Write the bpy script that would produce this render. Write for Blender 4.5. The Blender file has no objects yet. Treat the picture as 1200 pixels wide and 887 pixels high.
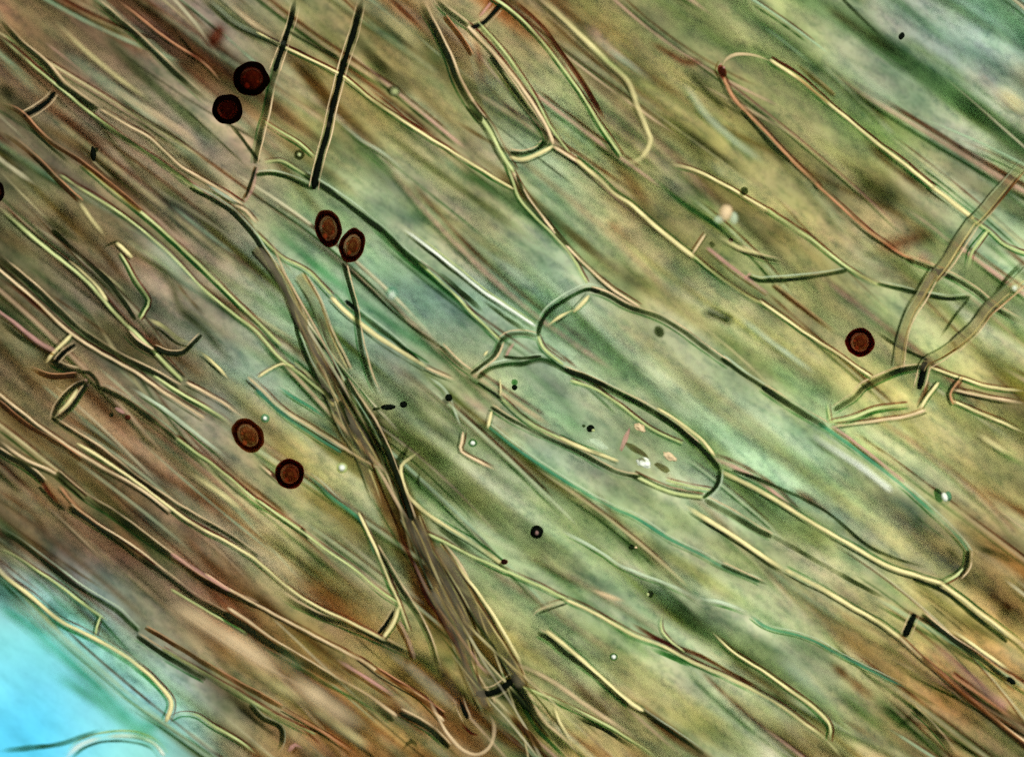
import bpy, math, random
from mathutils import Vector, noise as mnoise
random.seed(7)
S = bpy.context.scene
C = S.collection

# ------------------------------------------------------------------ camera, lamps, exposure
PXU = 100.0                      # photograph pixels per scene unit
def P(x, y): return ((x - 600.0) / PXU, (443.5 - y) / PXU)
cd = bpy.data.cameras.new('camera'); cam = bpy.data.objects.new('camera', cd); C.objects.link(cam)
cam.location = (0, 0, 100); cd.sensor_width = 36; cd.lens = 36 * 100 / 12.0
cd.clip_start = 1; cd.clip_end = 400
cd.dof.use_dof = True; cd.dof.focus_distance = 99.86; cd.dof.aperture_fstop = 0.013
S.camera = cam
W = bpy.data.worlds.new('World'); S.world = W; W.use_nodes = True
W.node_tree.nodes['Background'].inputs[0].default_value = (.8, .85, .9, 1)
W.node_tree.nodes['Background'].inputs[1].default_value = 0.12
ld = bpy.data.lights.new('added_top_lamp', 'AREA'); ld.shape = 'DISK'; ld.size = 14; ld.energy = 60000; ld.color = (1, .97, .9)  # added lamp over the specimen, only to brighten the cloudy wall cores
lo = bpy.data.objects.new('added_top_lamp', ld); C.objects.link(lo); lo.location = (22, 26, 60)
lo.rotation_euler = (Vector((0, 0, 0)) - lo.location).to_track_quat('-Z', 'Y').to_euler()
FIELD = 1.30                     # brightness of the illuminated field under the specimen
S.view_settings.view_transform = 'Standard'; S.view_settings.look = 'None'
S.view_settings.exposure = 0; S.view_settings.gamma = 1
S.render.engine = 'CYCLES'
S.cycles.transparent_max_bounces = 160; S.cycles.max_bounces = 6; S.cycles.diffuse_bounces = 2
S.cycles.use_denoising = False; S.cycles.caustics_reflective = False; S.cycles.caustics_refractive = False

# ------------------------------------------------------------------ materials
def lin(c):
    return tuple((v / 255 / 12.92 if v / 255 <= .04045 else ((v / 255 + .055) / 1.055) ** 2.4) for v in c)
def newmat(name):
    m = bpy.data.materials.new(name); m.use_nodes = True
    nt = m.node_tree; nt.nodes.clear()
    return m, nt, nt.nodes.new, nt.links.new
def chord(N, L, k, p=1.0):
    """path length through a filled strand, times k -> socket: longest through the middle, none at the edge"""
    lw = N('ShaderNodeLayerWeight'); lw.inputs[0].default_value = .5
    c = N('ShaderNodeMath'); c.operation = 'SUBTRACT'; c.inputs[0].default_value = 1.0; L(lw.outputs['Facing'], c.inputs[1])
    q = N('ShaderNodeMath'); q.operation = 'POWER'; q.inputs[1].default_value = p; L(c.outputs[0], q.inputs[0])
    d = N('ShaderNodeMath'); d.operation = 'MULTIPLY'; d.inputs[1].default_value = k; L(q.outputs[0], d.inputs[0])
    return d.outputs[0]
def beer(N, L, k):
    """1/cos path length through a thin shell, times k -> socket"""
    lw = N('ShaderNodeLayerWeight'); lw.inputs[0].default_value = .5
    c = N('ShaderNodeMath'); c.operation = 'MULTIPLY_ADD'; c.inputs[1].default_value = -.86; c.inputs[2].default_value = 1.0
    L(lw.outputs['Facing'], c.inputs[0])
    d = N('ShaderNodeMath'); d.operation = 'DIVIDE'; d.inputs[0].default_value = k; L(c.outputs[0], d.inputs[1])
    return d.outputs[0]
def shell(name, trans, k, diff, fac, var=.5, scale=3.0, absorb=None, filled=False):
    """absorbing shell (colour deepens with the path through it) mixed with a little cloudy matter"""
    m, nt, N, L = newmat(name)
    out = N('ShaderNodeOutputMaterial'); mix = N('ShaderNodeMixShader')
    tr = N('ShaderNodeBsdfTransparent'); df = N('ShaderNodeBsdfDiffuse'); df.inputs[0].default_value = (*diff, 1)
    g = N('ShaderNodeGamma'); g.inputs[0].default_value = (*trans, 1)
    tc = N('ShaderNodeTexCoord'); nz = N('ShaderNodeTexNoise'); nz.inputs['Scale'].default_value = scale; nz.inputs['Detail'].default_value = 3
    L(tc.outputs['Object'], nz.inputs['Vector'])
    e = chord(N, L, k * 1.45) if filled else beer(N, L, k)
    vr = N('ShaderNodeMapRange'); vr.inputs['From Min'].default_value = .3; vr.inputs['From Max'].default_value = .7
    vr.inputs['To Min'].default_value = 1 - var; vr.inputs['To Max'].default_value = 1 + var
    L(nz.outputs['Fac'], vr.inputs['Value'])
    fa = N('ShaderNodeAttribute'); fa.attribute_name = 'fade'
    vf = N('ShaderNodeMath'); vf.operation = 'MULTIPLY'; L(vr.outputs[0], vf.inputs[0]); L(fa.outputs['Fac'], vf.inputs[1])
    mu = N('ShaderNodeMath'); mu.operation = 'MULTIPLY'; L(e, mu.inputs[0]); L(vf.outputs[0], mu.inputs[1])
    L(mu.outputs[0], g.inputs[1]); L(g.outputs[0], tr.inputs[0])
    fm = N('ShaderNodeMath'); fm.operation = 'MULTIPLY'; fm.inputs[1].default_value = fac; fm.use_clamp = True
    L(vf.outputs[0], fm.inputs[0])
    if filled:
        fc = N('ShaderNodeMath'); fc.operation = 'MULTIPLY'; fc.use_clamp = True; L(fm.outputs[0], fc.inputs[0]); L(chord(N, L, 1.1, 1.5), fc.inputs[1]); fm = fc
    L(fm.outputs[0], mix.inputs[0])
    L(tr.outputs[0], mix.inputs[1]); L(df.outputs[0], mix.inputs[2]); L(mix.outputs[0], out.inputs[0])
    if absorb:
        va = N('ShaderNodeVolumeAbsorption'); d = max(absorb) * 1.02
        va.inputs['Color'].default_value = (*[1 - q / d for q in absorb], 1); va.inputs['Density'].default_value = d
        L(va.outputs[0], out.inputs['Volume'])
    return m
M = {}
M['black']  = shell('wall_black',        (.22, .26, .22), 1.6, (.01, .015, .01), .35, .15, filled=True)
M['ink']    = shell('wall_dark_olive',   (.46, .51, .40), 1.25, (.04, .06, .03), .15, .45, filled=True)  # dark walls, and the refraction edge painted along pale cores
M['greend'] = shell('wall_dark_green',   (.46, .68, .46), 1.0, (.03, .10, .04), .12, .5, filled=True)  # green walls, and the green lens fringe painted beside walls
M['redd']   = shell('wall_and_fringe_dark_red',     (.66, .44, .40), 1.0, (.14, .04, .03), .10, .5, filled=True)  # red strands, and the red lens fringe painted beside walls
M['brown']  = shell('wall_brown',        (.66, .54, .40), 1.1, (.10, .06, .03), .12, .5, filled=True)
M['teal']   = shell('wall_teal',         (.55, .84, .72), .9, (.12, .36, .24), .25, .4, filled=True)
M['green']  = shell('wall_yellow_green', (.80, .92, .62), .6, (.66, .74, .34), .68, .4, filled=True)
M['yellow'] = shell('wall_straw',        (.96, .92, .74), .4, (.88, .80, .40), .95, .25, filled=True)  # pale cloudy colour paints in the light a wall core would focus
M['tan']    = shell('wall_tan',          (.95, .84, .70), .4, (.84, .66, .40), .80, .35, filled=True)  # tan walls, and the bright halo painted along dark ones
M['orange'] = shell('wall_orange',       (.95, .74, .58), .5, (.74, .40, .22), .45, .4, filled=True)
M['olive']  = shell('wall_hazy_olive',   (.62, .62, .47), .9, (.20, .17, .10), .14, .5, filled=True)
M['haze']   = shell('wall_hazy_brown',   (.80, .76, .62), .8, (.46, .40, .26), .16, .5, filled=True)
M['pale']   = shell('wall_pale_green',   (.93, .98, .90), .3, (.66, .80, .58), .45, .35, filled=True)  # pale strands, and the bright halo painted beside dark green walls
M['white']  = shell('wall_glassy_white', (.96, .99, .96), .3, (.90, .98, .84), .95, .25, filled=True)
M['pink']   = shell('wall_pink',         (.95, .76, .74), .5, (.72, .44, .38), .35, .4, filled=True)

def field_mat():
    m, nt, N, L = newmat('lit_field')
    out = N('ShaderNodeOutputMaterial'); e = N('ShaderNodeEmission')
    e.inputs[0].default_value = (1, 1, 1, 1); e.inputs[1].default_value = FIELD; L(e.outputs[0], out.inputs[0])
    return m
FIBRE = math.radians(-38)
def sheet_mat(name, octaves):
    """stained protoplasm: pigment from the 'tint' attribute, streaky and granular"""
    m, nt, N, L = newmat(name)
    out = N('ShaderNodeOutputMaterial'); tr = N('ShaderNodeBsdfTransparent')
    at = N('ShaderNodeAttribute'); at.attribute_name = 'tint'
    tc = N('ShaderNodeTexCoord')
    def streak(sx, sy, detail, amp, off):
        mp = N('ShaderNodeMapping'); mp.vector_type = 'TEXTURE'; mp.inputs['Rotation'].default_value = (0, 0, FIBRE)
        mp.inputs['Scale'].default_value = (sx, sy, 1); mp.inputs['Location'].default_value = (off, off * .7, 0)
        L(tc.outputs['Object'], mp.inputs['Vector'])
        nz = N('ShaderNodeTexNoise'); nz.inputs['Scale'].default_value = 1; nz.inputs['Detail'].default_value = detail
        nz.inputs['Distortion'].default_value = .4
        L(mp.outputs[0], nz.inputs['Vector'])
        vm = N('ShaderNodeVectorMath'); vm.operation = 'MULTIPLY_ADD'
        vm.inputs[1].default_value = (amp * .34, amp * .26, amp * .18); vm.inputs[2].default_value = (-amp * .17, -amp * .13, -amp * .09)
        L(nz.outputs['Color'], vm.inputs[0])
        # grey part, so that red, green and blue do not drift apart too far
        v2 = N('ShaderNodeVectorMath'); v2.operation = 'MULTIPLY_ADD'
        v2.inputs[1].default_value = (amp * 1.5,) * 3; v2.inputs[2].default_value = (-amp * .75,) * 3
        L(nz.outputs['Fac'], v2.inputs[0])
        ad = N('ShaderNodeVectorMath'); ad.operation = 'ADD'; L(vm.outputs[0], ad.inputs[0]); L(v2.outputs[0], ad.inputs[1])
        return ad.outputs[0]
    tot = None
    for a in octaves:
        s = streak(*a)
        if tot is None: tot = s
        else:
            ad = N('ShaderNodeVectorMath'); ad.operation = 'ADD'; L(tot, ad.inputs[0]); L(s, ad.inputs[1]); tot = ad.outputs[0]
    cal = N('ShaderNodeVectorMath'); cal.operation = 'SCALE'; L(tot, cal.inputs[0]); L(at.outputs['Alpha'], cal.inputs['Scale']); tot = cal.outputs[0]
    one = N('ShaderNodeVectorMath'); one.operation = 'ADD'; one.inputs[1].default_value = (1, 1, 1); L(tot, one.inputs[0])
    mul = N('ShaderNodeVectorMath'); mul.operation = 'MULTIPLY'; L(one.outputs[0], mul.inputs[0]); L(at.outputs['Color'], mul.inputs[1])
    mx = N('ShaderNodeVectorMath'); mx.operation = 'MAXIMUM'; mx.inputs[1].default_value = (.01, .01, .01); L(mul.outputs[0], mx.inputs[0])
    mn = N('ShaderNodeVectorMath'); mn.operation = 'MINIMUM'; mn.inputs[1].default_value = (1, 1, 1); L(mx.outputs[0], mn.inputs[0])
    L(mn.outputs[0], tr.inputs[0]); L(tr.outputs[0], out.inputs[0])
    return m
def mass_mat():
    """deep hyphae: pigment per hypha in 'tint', cloudiness in 'cloud', cloud colour in 'body'"""
    m, nt, N, L = newmat('deep_hypha')
    out = N('ShaderNodeOutputMaterial'); mix = N('ShaderNodeMixShader'); tr = N('ShaderNodeBsdfTransparent'); df = N('ShaderNodeBsdfDiffuse')
    a1 = N('ShaderNodeAttribute'); a1.attribute_name = 'tint'
    a2 = N('ShaderNodeAttribute'); a2.attribute_name = 'body'
    g = N('ShaderNodeGamma'); L(a1.outputs['Color'], g.inputs[0]); L(chord(N, L, 1.6), g.inputs[1])
    L(g.outputs[0], tr.inputs[0]); L(a2.outputs['Color'], df.inputs[0]); cf = N('ShaderNodeMath'); cf.operation = 'MULTIPLY'; L(a2.outputs['Alpha'], cf.inputs[0]); L(chord(N, L, 1.25, 1.3), cf.inputs[1]); L(cf.outputs[0], mix.inputs[0])
    L(tr.outputs[0], mix.inputs[1]); L(df.outputs[0], mix.inputs[2]); L(mix.outputs[0], out.inputs[0])
    return m
def spore_mat(name, trans, k, var, scale):
    return shell(name, trans, k, (.05, .015, .01), .06, var, scale)

# ------------------------------------------------------------------ geometry helpers
def catmull(pts, step=5.0):
    if len(pts) == 2:
        pts = [pts[0], ((pts[0][0] + pts[1][0]) / 2, (pts[0][1] + pts[1][1]) / 2), pts[1]]
    p = [(2 * pts[0][0] - pts[1][0], 2 * pts[0][1] - pts[1][1])] + list(pts) + [(2 * pts[-1][0] - pts[-2][0], 2 * pts[-1][1] - pts[-2][1])]
    out = []
    for i in range(1, len(p) - 2):
        a, b, c, d = p[i - 1], p[i], p[i + 1], p[i + 2]
        n = max(2, int(math.hypot(c[0] - b[0], c[1] - b[1]) / step))
        for j in range(n):
            t = j / n
            out.append(tuple(.5 * ((2 * b[q]) + (-a[q] + c[q]) * t + (2 * a[q] - 5 * b[q] + 4 * c[q] - d[q]) * t * t + (-a[q] + 3 * b[q] - 3 * c[q] + d[q]) * t ** 3) for q in (0, 1)))
    out.append(tuple(pts[-1]))
    return out
class Geo:
    def __init__(s): s.v = []; s.f = []; s.m = []; s.mats = []; s.att = {}; s.fd = []
    def mi(s, m):
        if m not in s.mats: s.mats.append(m)
        return s.mats.index(m)
    def tube(s, path, radii, zs, mat, sides=8, flat=1.0, fades=None):
        """path in scene units, one radius and height per point; closed, tapered ends"""
        n = len(path); b = len(s.v); mi = s.mi(mat)
        for i in range(n): s.fd += [fades[i] if fades else 1.0] * sides
        for i in range(n):
            a = path[max(0, i - 1)]; c = path[min(n - 1, i + 1)]
            dx, dy = c[0] - a[0], c[1] - a[1]; l = math.hypot(dx, dy) or 1
            nx, ny = -dy / l, dx / l
            for k in range(sides):
                th = 2 * math.pi * k / sides; r = radii[i]
                s.v.append((path[i][0] + nx * r * math.cos(th), path[i][1] + ny * r * math.cos(th), zs[i] + flat * r * math.sin(th)))
        for i in range(n - 1):
            for k in range(sides):
                k2 = (k + 1) % sides
                s.f.append((b + i * sides + k, b + i * sides + k2, b + (i + 1) * sides + k2, b + (i + 1) * sides + k)); s.m.append(mi)
        s.f.append(tuple(b + k for k in range(sides - 1, -1, -1))); s.m.append(mi)
        s.f.append(tuple(b + (n - 1) * sides + k for k in range(sides))); s.m.append(mi)
        return n * sides
    def ball(s, c, r3, rot, mat, seg=20, rings=12, wob=0.0, seed=0.0, prof=None):
        if prof: rings = len(prof) + 1
        b = len(s.v); mi = s.mi(mat); cr, sr = math.cos(rot), math.sin(rot)
        def put(x, y, z):
            w = 1 + wob * mnoise.noise(Vector((x * 1.7 + seed, y * 1.7, z * 1.7 - seed)))
            x, y, z = x * r3[0] * w, y * r3[1] * w, z * r3[2] * w
            s.v.append((c[0] + x * cr - y * sr, c[1] + x * sr + y * cr, c[2] + z)); s.fd.append(1.0)
        put(0, 0, 1)
        for i in range(1, rings):
            ph = math.pi * i / rings
            for k in range(seg):
                th = 2 * math.pi * k / seg
                rb, rz = prof[i - 1] if prof else (math.sin(ph), math.cos(ph))
                put(rb * math.cos(th), rb * math.sin(th), rz)
        put(0, 0, -1); e = len(s.v) - 1
        for k in range(seg):
            k2 = (k + 1) % seg
            s.f.append((b, b + 1 + k, b + 1 + k2)); s.m.append(mi)
            for i in range(rings - 2):
                s.f.append((b + 1 + i * seg + k, b + 1 + (i + 1) * seg + k, b + 1 + (i + 1) * seg + k2, b + 1 + i * seg + k2)); s.m.append(mi)
            s.f.append((b + 1 + (rings - 2) * seg + k, e, b + 1 + (rings - 2) * seg + k2)); s.m.append(mi)
    def build(s, name, parent=None, origin=(0, 0, 0)):
        me = bpy.data.meshes.new(name)
        me.from_pydata([(x - origin[0], y - origin[1], z - origin[2]) for x, y, z in s.v], [], s.f)
        for m in s.mats: me.materials.append(M[m] if isinstance(m, str) else m)
        me.polygons.foreach_set('material_index', s.m)
        me.polygons.foreach_set('use_smooth', [True] * len(s.f))
        if len(s.fd) < len(s.v): s.fd += [1.0] * (len(s.v) - len(s.fd))
        me.attributes.new('fade', 'FLOAT', 'POINT').data.foreach_set('value', s.fd)
        for k, vals in s.att.items():
            a = me.color_attributes.new(k, 'FLOAT_COLOR', 'POINT'); a.data.foreach_set('color', vals)
        me.update()
        o = bpy.data.objects.new(name, me); C.objects.link(o)
        if parent is not None: o.parent = parent
        elif origin != (0, 0, 0): o.location = origin
        return o
def tag(o, label, cat, group=None, kind=None):
    o['label'] = label; o['category'] = cat
    if group: o['group'] = group
    if kind: o['kind'] = kind
    return o
def empty(name, x, y):
    o = bpy.data.objects.new(name, None); C.objects.link(o); o.empty_display_size = .1
    px, py = P(x, y); o.location = (px, py, 0)
    return o

# ------------------------------------------------------------------ colour of the stained tissue, read off every 100 pixels
CM = [
 [(105,92,62),(104,90,61),(103,94,70),(122,115,74),(127,118,74),(125,114,73),(137,125,79),(129,126,79),(127,130,83),(131,144,93),(122,138,106),(130,156,126)],
 [(99,90,62),(115,106,76),(126,113,83),(132,126,81),(132,130,85),(133,132,89),(133,140,95),(133,130,79),(135,132,81),(131,132,83),(124,142,86),(136,148,112)],
 [(100,93,61),(114,105,71),(120,113,83),(115,124,85),(127,140,101),(143,146,101),(137,152,107),(143,140,89),(135,134,81),(143,138,87),(133,126,81),(133,146,99)],
 [(98,92,63),(106,101,71),(124,123,91),(121,134,95),(117,140,105),(119,142,111),(135,156,115),(139,142,95),(143,148,95),(139,138,87),(133,140,91),(137,146,95)],
 [(105,94,62),(104,95,65),(124,125,93),(115,128,89),(111,120,85),(137,146,101),(127,150,111),(143,156,111),(143,158,111),(149,158,103),(149,148,89),(147,146,87)],
 [(105,92,60),(115,102,70),(128,115,81),(135,130,81),(105,108,67),(131,140,95),(133,150,107),(141,156,107),(143,162,115),(145,168,119),(159,168,115),(147,148,95)],
 [(108,108,82),(91,78,54),(115,102,72),(135,128,81),(115,114,73),(121,130,85),(135,150,101),(141,156,107),(147,158,107),(151,158,107),(147,150,99),(133,122,75)],
 [(120,194,184),(128,152,124),(125,104,68),(118,103,60),(122,109,64),(119,110,65),(131,136,89),(137,150,101),(139,152,105),(133,146,101),(151,142,87),(154,135,82)],
 [(100,214,232),(132,200,184),(124,136,106),(128,109,66),(128,109,62),(106,93,56),(121,116,71),(143,138,87),(141,150,101),(137,142,95),(134,125,78),(130,111,68)]]
DEL = [[(-18,-28,-24),(-9,-16,-8),(-6,-5,4),(-21,-16,-16),(-1,-13,-13),(19,8,8),(-14,-13,-13),(-45,-38,-31),(-20,-19,-17),(-33,-30,-27),(-11,-18,-5),(-27,-24,-12)],
 [(-37,-31,-23),(-9,-16,-7),(42,26,24),(-30,-25,-28),(-45,-45,-45),(-45,-45,-36),(-25,-9,4),(-19,-21,-20),(-27,-30,-29),(-25,-25,-21),(-40,-22,-29),(24,19,22)],
 [(-32,-28,-21),(-41,-39,-34),(-5,-17,-9),(-24,-6,-13),(-3,5,2),(-2,-16,-14),(-45,-32,-24),(-2,-2,-2),(-3,-7,-7),(-24,-25,-25),(26,11,13),(-33,-22,-13)],
 [(-40,-36,-27),(-9,-14,-2),(-23,-33,-21),(-13,0,11),(-38,-24,-17),(-45,-37,-20),(-13,-10,1),(-45,-44,-39),(12,19,14),(-18,-29,-28),(-6,2,1),(12,22,27)],
 [(-17,-16,-13),(-21,-23,-14),(-3,2,7),(-30,-11,-5),(-4,-6,8),(-25,-27,-29),(-45,-41,-29),(10,0,7),(-45,-45,-35),(-21,-20,-16),(18,16,5),(12,12,6)],
 [(-39,-32,-28),(-26,-32,-30),(-30,-30,-20),(35,37,27),(5,15,16),(25,26,33),(-14,-11,1),(-45,-44,-45),(24,26,34),(-25,-5,0),(-12,-6,4),(-45,-45,-39)],
 [(4,-19,-22),(-30,-45,-45),(-7,-8,-2),(-7,-4,2),(-15,-7,5),(-45,-27,-21),(3,6,8),(12,9,13),(-45,-45,-43),(7,2,6),(3,1,3),(-16,-17,-11)],
 [(-26,-5,10),(-31,-39,-38),(-24,-45,-45),(-19,-23,-27),(2,1,-5),(-3,-6,-15),(-32,-32,-26),(-25,-13,-10),(24,26,30),(-45,-45,-36),(-7,0,-9),(3,-9,-17)],
 [(-45,-42,-18),(-25,-5,5),(-43,-43,-39),(4,-13,-18),(13,2,-10),(-5,-12,-9),(-18,-12,-12),(4,-12,-18),(-45,-37,-26),(45,45,45),(5,-15,-11),(-31,-24,-21)]]
def cmap(x, y):
    fx = min(max((x - 50) / 100, 0), 10.999); fy = min(max((y - 50) / 100, 0), 7.999)
    i, j = int(fx), int(fy); u, v = fx - i, fy - j
    c = [0, 0, 0]
    for dj, wv in ((0, 1 - v), (1, v)):
        for di, wu in ((0, 1 - u), (1, u)):
            l = lin([max(8, v_ + d_) for v_, d_ in zip(CM[j + dj][i + di], DEL[j + dj][i + di])]) if DEL[j + dj][i + di] else lin(CM[j + dj][i + di])
            for q in range(3): c[q] += l[q] * wu * wv
    return c
def inblue(x, y):
    """how far a point lies in the open mounting fluid at the tissue's lower-left edge (pixels)"""
    return (y - 700) * .80 - x * .66 + 15

# ------------------------------------------------------------------ the setting
def grid_sheet(name, x0, x1, y0, y1, st, z, mat, tintf, bump):
    g = Geo(); mi = g.mi(mat); nx = int((x1 - x0) / st) + 1; ny = int((y1 - y0) / st) + 1; cols = []
    for j in range(ny):
        for i in range(nx):
            x, y = x0 + i * st, y0 + j * st; px, py = P(x, y)
            g.v.append((px, py, z + bump * mnoise.noise(Vector((px * .8, py * .8, z)))))
            t = tintf(x, y); cols += [t[0], t[1], t[2], 1 if inblue(x, y) < 8 else .22]
    for j in range(ny - 1):
        for i in range(nx - 1):
            a = j * nx + i; g.f.append((a, a + nx, a + nx + 1, a + 1)); g.m.append(mi)
    g.att['tint'] = cols
    o = g.build(name); return o
g = Geo(); mi = g.mi(field_mat()); R = 90
g.v = [(-R, -R, -9), (R, -R, -9), (R, R, -9), (-R, R, -9), (-R, -R, -9.4), (R, -R, -9.4), (R, R, -9.4), (-R, R, -9.4)]
g.f = [(0, 1, 2, 3), (7, 6, 5, 4), (0, 4, 5, 1), (1, 5, 6, 2), (2, 6, 7, 3), (3, 7, 4, 0)]; g.m = [mi] * 6
o = g.build('illuminated_field'); o['kind'] = 'structure'; o['label'] = 'bright evenly lit field shining through the specimen from below'

SHEET_POW, MASS_POW = .74, .60
GAIN = (1.22, 1.18, 1.12)
def tint_sheet(x, y):
    c = cmap(x, y)
    return tuple(min(1, (c[q] * GAIN[q] / 1.0)) ** SHEET_POW for q in range(3))
sh = grid_sheet('mounting_medium', -420, 1620, -400, 1290, 20, -.55, sheet_mat('stained_medium', ((2.2, .45, 2, 1.0, 3.1), (1.0, .24, 3, 1.2, 8.3), (.36, .17, 3, 1.1, 2.2))), tint_sheet, .12)
sh['kind'] = 'structure'; sh['label'] = 'thin stained film of mounting medium filling the view behind the hyphae'
def tint_film(x, y): return (.88, .88, .87) if inblue(x, y) < 25 else (.96, .96, .96)
fl = grid_sheet('protoplasm', -320, 1520, -300, 1190, 20, -.03, sheet_mat('granular_protoplasm', ((.8, .13, 2, .5, 4.4), (.30, .09, 2, .6, 1.7), (.11, .06, 3, .6, 6.1), (.04, .034, 2, .4, 5.2))), tint_film, .02)
tag(fl, 'granular streaky protoplasm of the tissue spread between the hyphae', 'protoplasm', None, 'stuff')

# the mass of deep and half-sharp hyphae that nobody could count
g = Geo(); mm = mass_mat(); tin = []; bod = []
rnd = random.Random(21)
def strand(x, y, L_, w, ang, bend, z, t, bc, cloud, n=14, sides=8):
    pts = []; cx, cy, a = x - math.cos(ang) * L_ / 2, y - math.sin(ang) * L_ / 2, ang - bend / 2
    for i in range(n):
        pts.append((cx, cy)); cx += math.cos(a) * L_ / (n - 1); cy += math.sin(a) * L_ / (n - 1); a += bend / (n - 1)
    if any(inblue(*q) > 22 for q in pts): return
    path = [P(*q) for q in pts]; ph = rnd.uniform(0, 99)
    radii = [w / 200 * (min(1, min(i + .25, n - 1 - i + .25) / 2.2)) * (1 + .25 * mnoise.noise(Vector((i * .5, ph, 0)))) for i in range(n)]
    c = g.tube(path, radii, [z] * n, mm, sides, .7)
    for i in range(n):
        f = min(1, (min(i, n - 1 - i)) / 4); f = f * f * (3 - 2 * f) * max(.1, min(1.3, .8 + .8 * mnoise.noise(Vector((i * .45, ph, 4)))))
        tin.extend([1 - (1 - t[0]) * f, 1 - (1 - t[1]) * f, 1 - (1 - t[2]) * f, 1] * sides); bod.extend([*bc, cloud * f] * sides)
for k in range(560):
    x = rnd.uniform(-260, 1460); y = rnd.uniform(-240, 1130)
    if inblue(x, y) > 30: continue
    w = rnd.choice([8, 10, 13, 18, 26, 38]) * rnd.uniform(.8, 1.2)
    loc = cmap(x, y); mean = sum(loc) / 3
    dark = max(0.02, rnd.gauss(.24, .32)); hue = [q / mean for q in loc]
    ch = rnd.choice([(0, 0, 0), (.05, -.03, -.02), (-.045, .02, 0), (.05, .01, -.05), (-.05, .01, .02)])
    t = [max(.05, min(.995, math.exp(-dark * (1.0 / max(.78, hue[q])) * MASS_POW) + ch[q] * .7)) for q in range(3)]
    cloud = 0 if rnd.random() < .6 else rnd.uniform(.04, .18)
    br = rnd.uniform(1.2, 2.6); bc = [min(.85, loc[q] * br + .05) for q in range(3)]
    z = -rnd.uniform(.1, .5) if k % 2 else -rnd.uniform(.6, 1.6)
    strand(x, y, rnd.uniform(160, 560), w, math.radians(rnd.gauss(39 if x < 600 else 37, 4.5)), rnd.gauss(0, .14), z, t, bc, cloud)
# finer strands near the plane of focus; thickest in the brown, matted regions
DK = [(.46, .52, .38), (.40, .60, .42), (.62, .46, .38), (.52, .42, .30), (.36, .40, .32)]
BR = [(.74, .66, .36), (.72, .54, .34), (.62, .72, .46), (.70, .44, .34), (.76, .72, .48), (.42, .62, .40)]
k = 0
while k < 480:
    x = rnd.uniform(-120, 1320); y = rnd.uniform(-120, 1010)
    loc = cmap(x, y); brown = (loc[0] - loc[1]) / (loc[0] + loc[1])
    if rnd.random() > max(.09, min(1, .34 + 3.6 * brown)): continue
    k += 1
    z = rnd.uniform(-.025, .02) if rnd.random() < .38 else -rnd.uniform(.1, .5)
    wide = rnd.uniform(2.6, 6.0) if z > -.05 else rnd.uniform(7, 18)
    if rnd.random() < .55:
        t = rnd.choice(DK); d = rnd.uniform(.3, 1.1); t = [v ** (d * .70) for v in t]; bc = (.05, .05, .03); cl = .04
    else:
        t = (.98, .98, .96); bc = rnd.choice(BR); cl = rnd.uniform(.08, .30)
    strand(x, y, rnd.uniform(45, 260), wide, math.radians(rnd.gauss(40 if x < 600 else 38, 4.5)), rnd.gauss(0, .14), z, t, bc, cl, 12, 6)
# faint walls of neighbouring cells: a pale line between flanks that paint in dark optical fringes
for k in range(120):
    x = rnd.uniform(-100, 1300); y = rnd.uniform(-100, 990)
    ang = math.radians(rnd.gauss(40 if x < 600 else 38, 5)); bend = rnd.gauss(0, .22); L_ = rnd.uniform(130, 460); w = rnd.uniform(3.5, 7.5)
    z = rnd.uniform(-.02, .03) if k % 2 else -rnd.uniform(.1, .35)
    loc = cmap(x, y); bc = rnd.choice(BR); st = rnd.getstate(); a_ = rnd.uniform(.12, .50)
    strand(x, y, L_, w, ang, bend, z, (.98, .98, .95), bc, a_, 22, 6)
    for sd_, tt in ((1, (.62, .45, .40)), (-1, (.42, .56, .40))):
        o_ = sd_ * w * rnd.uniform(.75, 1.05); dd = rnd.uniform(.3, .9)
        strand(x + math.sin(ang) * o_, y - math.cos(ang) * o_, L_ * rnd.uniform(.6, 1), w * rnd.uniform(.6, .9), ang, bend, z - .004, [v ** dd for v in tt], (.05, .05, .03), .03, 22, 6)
g.att['tint'] = tin; g.att['body'] = bod
HT = g; g = Geo(); tin = []; bod = []
SPINE = catmull([(285,225),(318,300),(350,370),(395,450),(440,530),(475,605),(512,690),(560,770),(610,840),(650,905)], 8)
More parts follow.
